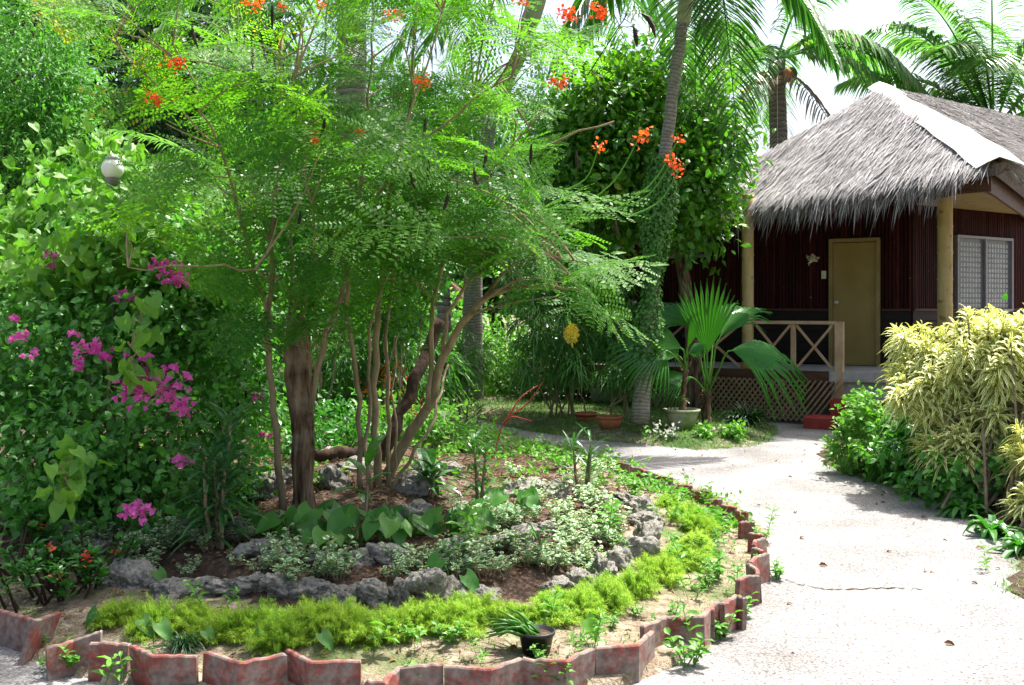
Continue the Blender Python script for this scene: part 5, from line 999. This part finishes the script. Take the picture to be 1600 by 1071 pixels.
# white flowered weed on lawn edge
t=thing('flowering_weed','weed with tiny white flowers on the edge of the lawn by the path','weed',on(1042,690)); mb=MB(); sm=MB(); r=rng_(15); c0=on(1042,690)
for k in range(7):
    e=c0+np.array((r.uniform(-.14,.16),r.uniform(-.1,.1),r.uniform(.06,.18))); add_tube(sm,[c0,(c0+e)/2+UPZ*.03,e],[.004,.003,.002],4,False); put(mb,t_leaf(.8,.1,.1),e+r.normal(0,.025,(9,3)),rdir(r,9,-.2,1),rdir(r,9),np.full(9,.035))
sm.build('stem',M['weed'],t); mb.build('flower_cluster',M['white'],t)
shrub('leafy_shrub','small bright leaved ground plant in front of the large fan palm','plant',on(1105,680),[(on(1120,682)+UPZ*.05,(.28,.13,.06)),(on(1130,682)+UPZ*.05,(.25,.12,.07))],420,(.05,.09),LF,'weed',816,stems=4,stem_r=.005,cs=.05)
for i,(x,y,s,l) in enumerate(((728,648,2.4,'tall weed by the foot of the grey palm trunk'),(745,660,2.0,'second weed near the grey palm trunk, closer to the path'),(1010,690,1.4,'weed on the lawn front edge'),(890,715,1.6,'weed at the far rim of the bed'))): place(WP[[2,2,0,0][i]],on(x,y),i,s,l)

# ================================================================== PALMS
def palm(name,label,path,radii,matn,fr,seed,ll=.5,nl=46,leafm='palm',shaft=None,wid=.04,fr_stem=.16,rw=.02,hang=.5):
    P=smooth_path([at(*q) for q in path],30); t=thing(name,label,'palm tree',(P[0][0],P[0][1],0)); r=rng_(seed); mb=MB(); P=wiggle(r,P,.006); rr=np.interp(np.linspace(0,1,30),np.linspace(0,1,len(radii)),radii); add_tube(mb,P,rr,16); mb.build('trunk',M[matn],t,True); top=P[-1]
    if shaft:
        mb=MB(); ax=nrm(P[-1]-P[-4]); add_tube(mb,[top-ax*.06,top+ax*.1,top+ax*shaft*.5,top+ax*shaft],[rr[-1]*1.08,rr[-1]*1.3,rr[-1]*1.2,rr[-1]*.6],14); mb.build('crownshaft',M['crownshaft'],t,True); top=top+ax*shaft*.9
    for k,(d,L,dr) in enumerate(fr):
        lm=MB(); frond(lm,r,top+nrm(np.array(d))*.05,d,L,ll*r.uniform(.92,1.08),dr,nl,hang,wid,3,.2,fr_stem,rw); lm.build('frond',M[leafm],t)
    return t,top
vp_,vt=palm('creeper_palm','slender ringed palm leaning by the lawn with creeper wrapped round its lower trunk',[(1000,662,12.3),(1008,560,12.3),(1024,400,12.3),(1036,260,12.3),(1048,170,12.3),(1063,60,12.3),(1068,30,12.3)],[.115,.095,.085,.078,.075,.072,.07],'palmtrunk',
 [((.08,-.36,.6),2.45,1.95),((.85,-.1,.6),2.0,1.2),((.1,.3,1),2.3,1.0),((-.75,-.25,.7),2.3,1.25),((-.6,.5,.8),2.4,1.0),((.1,.9,.7),2.5,1.0),((.4,.7,.7),2.0,1.0),((-.3,-.6,.95),2.5,1.0),((.1,.1,1),2.3,.5),((-.06,-.4,.55),2.2,1.7)],821,.62,66,'palm',.75,.046)
LHL=t_heart(.85,.06,.14); r=rng_(822); mb=MB(); n=9000; q=r.random(n)**.8; yy=575-q*330; Pc=np.array([at(1008+ (575-y)*.085,y,12.28) for y in yy]); a=r.uniform(0,6.28,n); rad=r.uniform(.08,.17,n)*(1.0+.35*np.sin(q*9+1)) ; O=Pc+np.stack((np.cos(a)*rad,np.sin(a)*rad,0*a),-1); out=np.stack((np.cos(a),np.sin(a),0*a),-1); keep=(q>.45)|(r.random(n)<.4); put(mb,LHL,O[keep],(out*.5+rdir(r,n)*.5+(0,0,-.6))[keep],(out+UPZ*.3+rdir(r,n)*.3)[keep],r.uniform(.03,.055,n)[keep])
mb.build('creeper',M['bamboo'],vp_)
def hang(seed,n,y0,y1,x0,x1): pass
palm('tall_palm','grey ringed palm trunk on the far side of the path, crown above the picture',[(738,634,16.6),(738,520,16.6),(746,330,16.6),(780,150,16.6),(822,60,16.6),(826,40,16.6)],[.19,.165,.14,.13,.12,.12],'palmtrunk',
 [((.9,0,.5),3,1.0),((-.9,0,.5),3,1.0),((.4,-.7,.6),3,1.0),((-.4,-.7,.6),3,1.1),((.6,.6,.6),3,1.0),((-.6,.6,.6),3,1.0),((.75,-.4,.2),3,1.2),((-.7,-.4,.2),2.8,1.2)],823,.7,46,'palm',.9,.04)
palm('tall_palm','thick leaning palm trunk at the top left whose crown is above the picture',[(560,640,15.5),(556,520,15.5),(552,300,15.5),(550,120,15.3),(552,20,15.2),(560,-60,15.2)],[.25,.23,.22,.22,.21,.2],'cocotrunk',
 [((.9,-.3,.5),3,1.0),((-.9,-.3,.5),3.2,.9),((.2,-.9,.5),3,1.1),((-.5,-.7,.3),3,1.1),((.5,.6,.6),3,1),((-.6,.6,.6),3,1),((.7,-.6,.2),3,1.2)],824,.7,46,'coco',None,.045)
ct,ctop=palm('coconut_palm','coconut palm with a ringed grey trunk rising behind the left side of the hut roof',[(1225,560,22),(1222,350,22),(1216,200,22),(1214,95,22)],[.22,.2,.19,.18],'cocotrunk',
 [((.95,-.2,.5),3.9,.85),((.8,-.5,.75),3.8,.9),((-.85,-.3,.55),3.4,.9),((-.55,.3,.9),3.8,.7),((.2,-.5,1),3.6,.6),((.75,.4,.8),4,.7),((-.8,.4,.25),3.3,.9),((-.5,-.7,.35),3.2,1.0),((.1,.8,.6),3.8,.8),((.9,-.5,.35),3.6,1.0)],825,.85,80,'coco',None,.055,.14,.03,.65)
lm=MB(); r=rng_(826)
for d,L,dr in (((-.5,-.4,-.2),2.0,.75),((.4,-.5,-.25),1.9,.8),((-.15,-.6,-.4),1.9,.6)): frond(lm,r,ctop-UPZ*.15,d,L,.5,dr,30,1.0,.04)
tag(lm.build('dead_frond',M['dryfrond'],ct),'brown dead fronds hanging by the trunk')
for k in range(6):
    mb=MB(); a=k*1.05; c=ctop+np.array((math.cos(a)*.32,math.sin(a)*.32,-.28-.1*(k%2))); an=np.linspace(0,np.pi,9); lathe(mb,c,[(max(.12*math.sin(q)*(1+.15*math.cos(q)),.001),-.15*math.cos(q)) for q in an],14); mb.build('coconut',M['terracotta'] if k%2 else M['bamboo'],ct,True)
palm('coconut_palm','young coconut palm with fronds rising behind the right side of the hut roof',[(1560,470,21.5),(1556,330,21.5),(1552,205,21.5)],[.25,.22,.2],'cocotrunk',
 [((-.42,-.2,1),5.2,.42),((-.15,-.3,1),5.0,.3),((.25,-.2,1),4.8,.35),((-.85,-.2,.75),3.6,.7),((-.75,.3,.95),4.6,.5),((.6,-.3,.9),4.5,.5),((-.5,-.5,1),4.6,.55),((.1,.4,1),4.8,.35),((-.95,-.3,.35),3.3,.5),((.8,.1,.6),4,.6),((-.3,.3,1),5.2,.5),((-.6,-.4,.45),3.0,.8),((-.3,-.5,.8),4.2,.6),((-.55,-.1,1),5.4,.5)],827,1.0,86,'coco',None,.055,.10,.03,.6)
palm('coconut_palm','small coconut palm with pale fronds half hidden behind the magenta shrub',[(430,560,11.8),(432,400,11.8),(436,330,11.8)],[.14,.12,.1],'cocotrunk',
 [((-.85,-.12,.72),2.35,.28),((-.9,-.1,.25),1.9,.35),((.85,-.1,.7),2.2,.5),((.7,.2,.3),1.9,.5),((-.3,-.3,.9),2.2,.5),((.35,-.4,.9),2.1,.6),((-.6,.5,.6),2.2,.5),((-.75,-.5,.05),1.7,.5),((.95,-.3,.45),2.4,.6)],828,.5,56,'coco',None,.022,.1,.018,.35)
palm('coconut_palm','pale sunlit coconut fronds seen through the middle of the feathery trees',[(690,520,14.5),(690,420,14.5),(690,375,14.5)],[.14,.12,.1],'cocotrunk',
 [((-.75,-.2,.8),2.6,.5),((-.5,.2,1),2.6,.5),((.6,-.2,.9),2.6,.6),((.85,0,.5),2.4,.6),((-.9,-.1,.4),2.2,.6),((0,-.5,.9),2.4,.7),((.2,.4,1),2.5,.4)],829,.55,52,'coco',None,.025,.1,.018)

for k,(px,bl,mn,l) in enumerate(((500,[(430,410,.45,.4,.4),(500,440,.4,.4,.35),(470,360,.35,.4,.3),(545,420,.3,.3,.3)],'mid','leafy green shrub behind the slim stem and the stump, in front of the thick palm'),(620,[(600,440,.35,.4,.35),(650,400,.35,.4,.4),(620,500,.3,.3,.3)],'mid','leafy green shrub behind the middle stems'))):
    shrub('leafy_shrub',l,'shrub',at(px,480,10.8)*np.array((1,1,0))+UPZ*.3,[(at(a,b,10.8+.2*i),(c,d,e)) for i,(a,b,c,d,e) in enumerate(bl)],2300,(.06,.12),LF,mn,840+k,stems=7,stem_r=.012,cs=.12)
# ================================================================== TREES BEHIND
def tree(name,label,base,blobs,n,size,tmpl,matn,seed,tr=.14,group=None,trunkm='bark',clump=30,cs=.22,limbs=9,**kw):
    r=rng_(seed); base=np.asarray(base,float); base=base*np.array((1,1,0)); t=thing(name,label,'tree',base,group); mb=MB(); blob_leaves(mb,r,blobs,n,size,tmpl,clump=clump,cs=cs,**kw); sm=MB(); cm=np.mean([b[0] for b in blobs],0); lo=min(b[0][2]-b[1][2]*.6 for b in blobs); fork=np.array((base[0]*.6+cm[0]*.4,base[1]*.6+cm[1]*.4,max(.5,lo))); P=wiggle(r,smooth_path([base,base+(fork-base)*.5+(.06,0,0),fork],10),.02); add_tube(sm,P,np.linspace(tr,tr*.7,10),12)
    for k in range(limbs):
        c,rad=blobs[k%len(blobs)]; e=np.asarray(c)+rdir(r,1,-.3,1)[0]*np.asarray(rad)*.7; add_tube(sm,wiggle(r,smooth_path([fork-UPZ*.1*r.random(),fork+(e-fork)*.5+UPZ*.15,e],10),.04),np.linspace(tr*.5,tr*.08,10),7,False)
    sm.build('trunk',M[trunkm],t,True); mb.build('crown',M[matn],t); return t
LB=t_leaf(.5,.07,.15)
tree('citrus_tree','glossy bright green broadleaf tree between the creeper clad palm and the hut roof',at(1085,640,14.8),[(at(960,180,14.6),(.75,.7,.75)),(at(1010,260,14.4),(.75,.7,.75)),(at(1075,180,14.6),(.55,.7,.7)),(at(1095,280,14.2),(.52,.6,.6)),(at(940,310,14.6),(.7,.7,.6)),(at(1000,120,14.9),(.5,.6,.45)),(at(1125,230,14.4),(.30,.5,.45)),(at(1080,350,14.2),(.5,.5,.35)),(at(900,240,15),(.7,.7,.8))],17000,(.09,.17),LB,'citrus',901,.12,clump=18,cs=.16,limbs=14)
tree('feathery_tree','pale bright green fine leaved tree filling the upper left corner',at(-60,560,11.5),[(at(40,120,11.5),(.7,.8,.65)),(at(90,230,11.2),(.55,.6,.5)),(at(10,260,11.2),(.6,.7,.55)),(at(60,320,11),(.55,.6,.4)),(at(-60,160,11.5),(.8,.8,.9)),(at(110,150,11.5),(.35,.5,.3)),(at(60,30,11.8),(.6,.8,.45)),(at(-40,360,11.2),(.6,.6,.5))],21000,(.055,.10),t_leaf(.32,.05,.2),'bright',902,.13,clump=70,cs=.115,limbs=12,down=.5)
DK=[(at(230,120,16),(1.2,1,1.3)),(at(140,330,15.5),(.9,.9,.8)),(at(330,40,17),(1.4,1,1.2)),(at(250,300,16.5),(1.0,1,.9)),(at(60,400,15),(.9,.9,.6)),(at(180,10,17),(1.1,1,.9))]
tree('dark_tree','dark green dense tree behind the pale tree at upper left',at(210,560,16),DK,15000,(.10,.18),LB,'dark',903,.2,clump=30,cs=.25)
GB='background trees beyond the garden'
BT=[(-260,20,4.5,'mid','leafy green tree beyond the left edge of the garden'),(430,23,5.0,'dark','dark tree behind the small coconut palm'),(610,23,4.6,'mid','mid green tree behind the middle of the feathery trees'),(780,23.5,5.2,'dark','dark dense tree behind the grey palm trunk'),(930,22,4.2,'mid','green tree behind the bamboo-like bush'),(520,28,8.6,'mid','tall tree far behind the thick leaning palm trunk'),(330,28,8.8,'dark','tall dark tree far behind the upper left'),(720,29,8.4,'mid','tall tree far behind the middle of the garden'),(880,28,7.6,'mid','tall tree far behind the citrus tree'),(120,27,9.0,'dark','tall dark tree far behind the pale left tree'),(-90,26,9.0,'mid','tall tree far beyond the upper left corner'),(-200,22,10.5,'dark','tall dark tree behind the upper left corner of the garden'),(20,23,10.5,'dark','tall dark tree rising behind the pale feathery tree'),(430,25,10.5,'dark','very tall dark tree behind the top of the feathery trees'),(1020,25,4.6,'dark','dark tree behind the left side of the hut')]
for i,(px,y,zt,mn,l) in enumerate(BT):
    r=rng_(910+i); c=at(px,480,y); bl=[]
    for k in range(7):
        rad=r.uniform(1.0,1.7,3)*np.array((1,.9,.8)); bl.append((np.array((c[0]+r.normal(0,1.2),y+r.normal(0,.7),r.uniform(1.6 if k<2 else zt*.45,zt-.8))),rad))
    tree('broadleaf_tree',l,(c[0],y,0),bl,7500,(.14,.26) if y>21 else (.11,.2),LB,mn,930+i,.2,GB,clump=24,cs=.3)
HB=[(-60,13.5,'mid','leafy hedge bush at the far left behind the magenta shrub'),(60,12.5,'bright','sunlit pale bush at the left edge behind the magenta shrub'),(250,13,'mid','green bush behind the magenta shrub'),(420,13.5,'weed','leafy bush seen between the slim stem and the stump'),(640,17.5,'weed','leafy bush seen between the middle stems'),(700,18.2,'bright','sunlit bush left of the grey palm trunk'),(800,17.8,'weed','leafy bush in the gap right of the grey palm trunk'),(900,16.8,'dark','dark bush behind the bamboo-like bush'),(1000,17.4,'dark','dark bush beside the left hut wall'),(540,17,'weed','leafy bush behind the flat fallen branch')]
for i,(px,y,mn,l) in enumerate(HB):
    r=rng_(950+i); c=at(px,480,y); bl=[(np.array((c[0]+r.normal(0,.45),y+r.normal(0,.3),r.uniform(.35,1.3))),r.uniform(.5,.85,3)) for k in range(5)]
    shrub('hedge_bush',l,'bush',(c[0],y,0),bl,3800,(.08,.15),LB,mn,970+i,'hedge bushes at the back of the garden',stems=9,cs=.16,clump=20)
TB=[(540,11.8,'bamboo','bright strappy bush in the sunlight behind the stump'),(625,12.2,'bamboo','bright strappy bush in the sunlight behind the middle stems'),(700,14.2,'bamboo','strappy bush at the far turn of the path'),(470,12.5,'bamboo','strappy bush behind the slim stem'),(580,14.5,'bamboo','tall strappy bush behind the middle stems')]
for i,(px,y,mn,l) in enumerate(TB):
    c=at(px,480,y); r=rng_(990+i); z0=groundz(c[0],y); h=1.0 if i<4 else 2.0
    tuftbush('strappy_bush',l,'bush',(c[0],y,z0),[(np.array((c[0]+r.normal(0,.25),y+r.normal(0,.2),z0+r.uniform(.25,h))),np.array((.35,.3,.3))) for k in range(4)],70,1000+i,(.25,.42),.024,mn,12,8,'strappy bushes behind the trees')
t=thing('croton','orange-red leaved small bush in the sunlight between the middle stems','bush',at(600,600,11)*np.array((1,1,0))+UPZ*.35); mb=MB(); r=rng_(1010); blob_leaves(mb,r,[(at(600,600,11),(.25,.2,.18)),(at(640,640,11),(.2,.2,.15))],150,(.05,.09),LFN,clump=10,cs=.06); sm=MB(); c=at(600,600,11); add_tube(sm,[c*np.array((1,1,0))+UPZ*.35,c],[.012,.006],5); sm.build('stem',M['twig'],t); mb.build('foliage',M['orange'],t)
for i,(px,py,y,zt,l) in enumerate(((1640,190,26,5.0,'green tree beyond the right end of the hut roof'),(1290,160,30,5.5,'distant green trees edge behind the hut roof peak'),(1190,200,27,4.6,'small green tree behind the left slope of the hut roof'))):
    r=rng_(1020+i); c=at(px,480,y); tree('broadleaf_tree',l,(c[0],y,0),[(np.array((c[0]+r.normal(0,.8),y+r.normal(0,.6),zt-r.uniform(.3,2.5))),r.uniform(.7,1.3,3)) for k in range(6)],4500,(.14,.24),LB,'mid',1030+i,.18,GB,cs=.28)
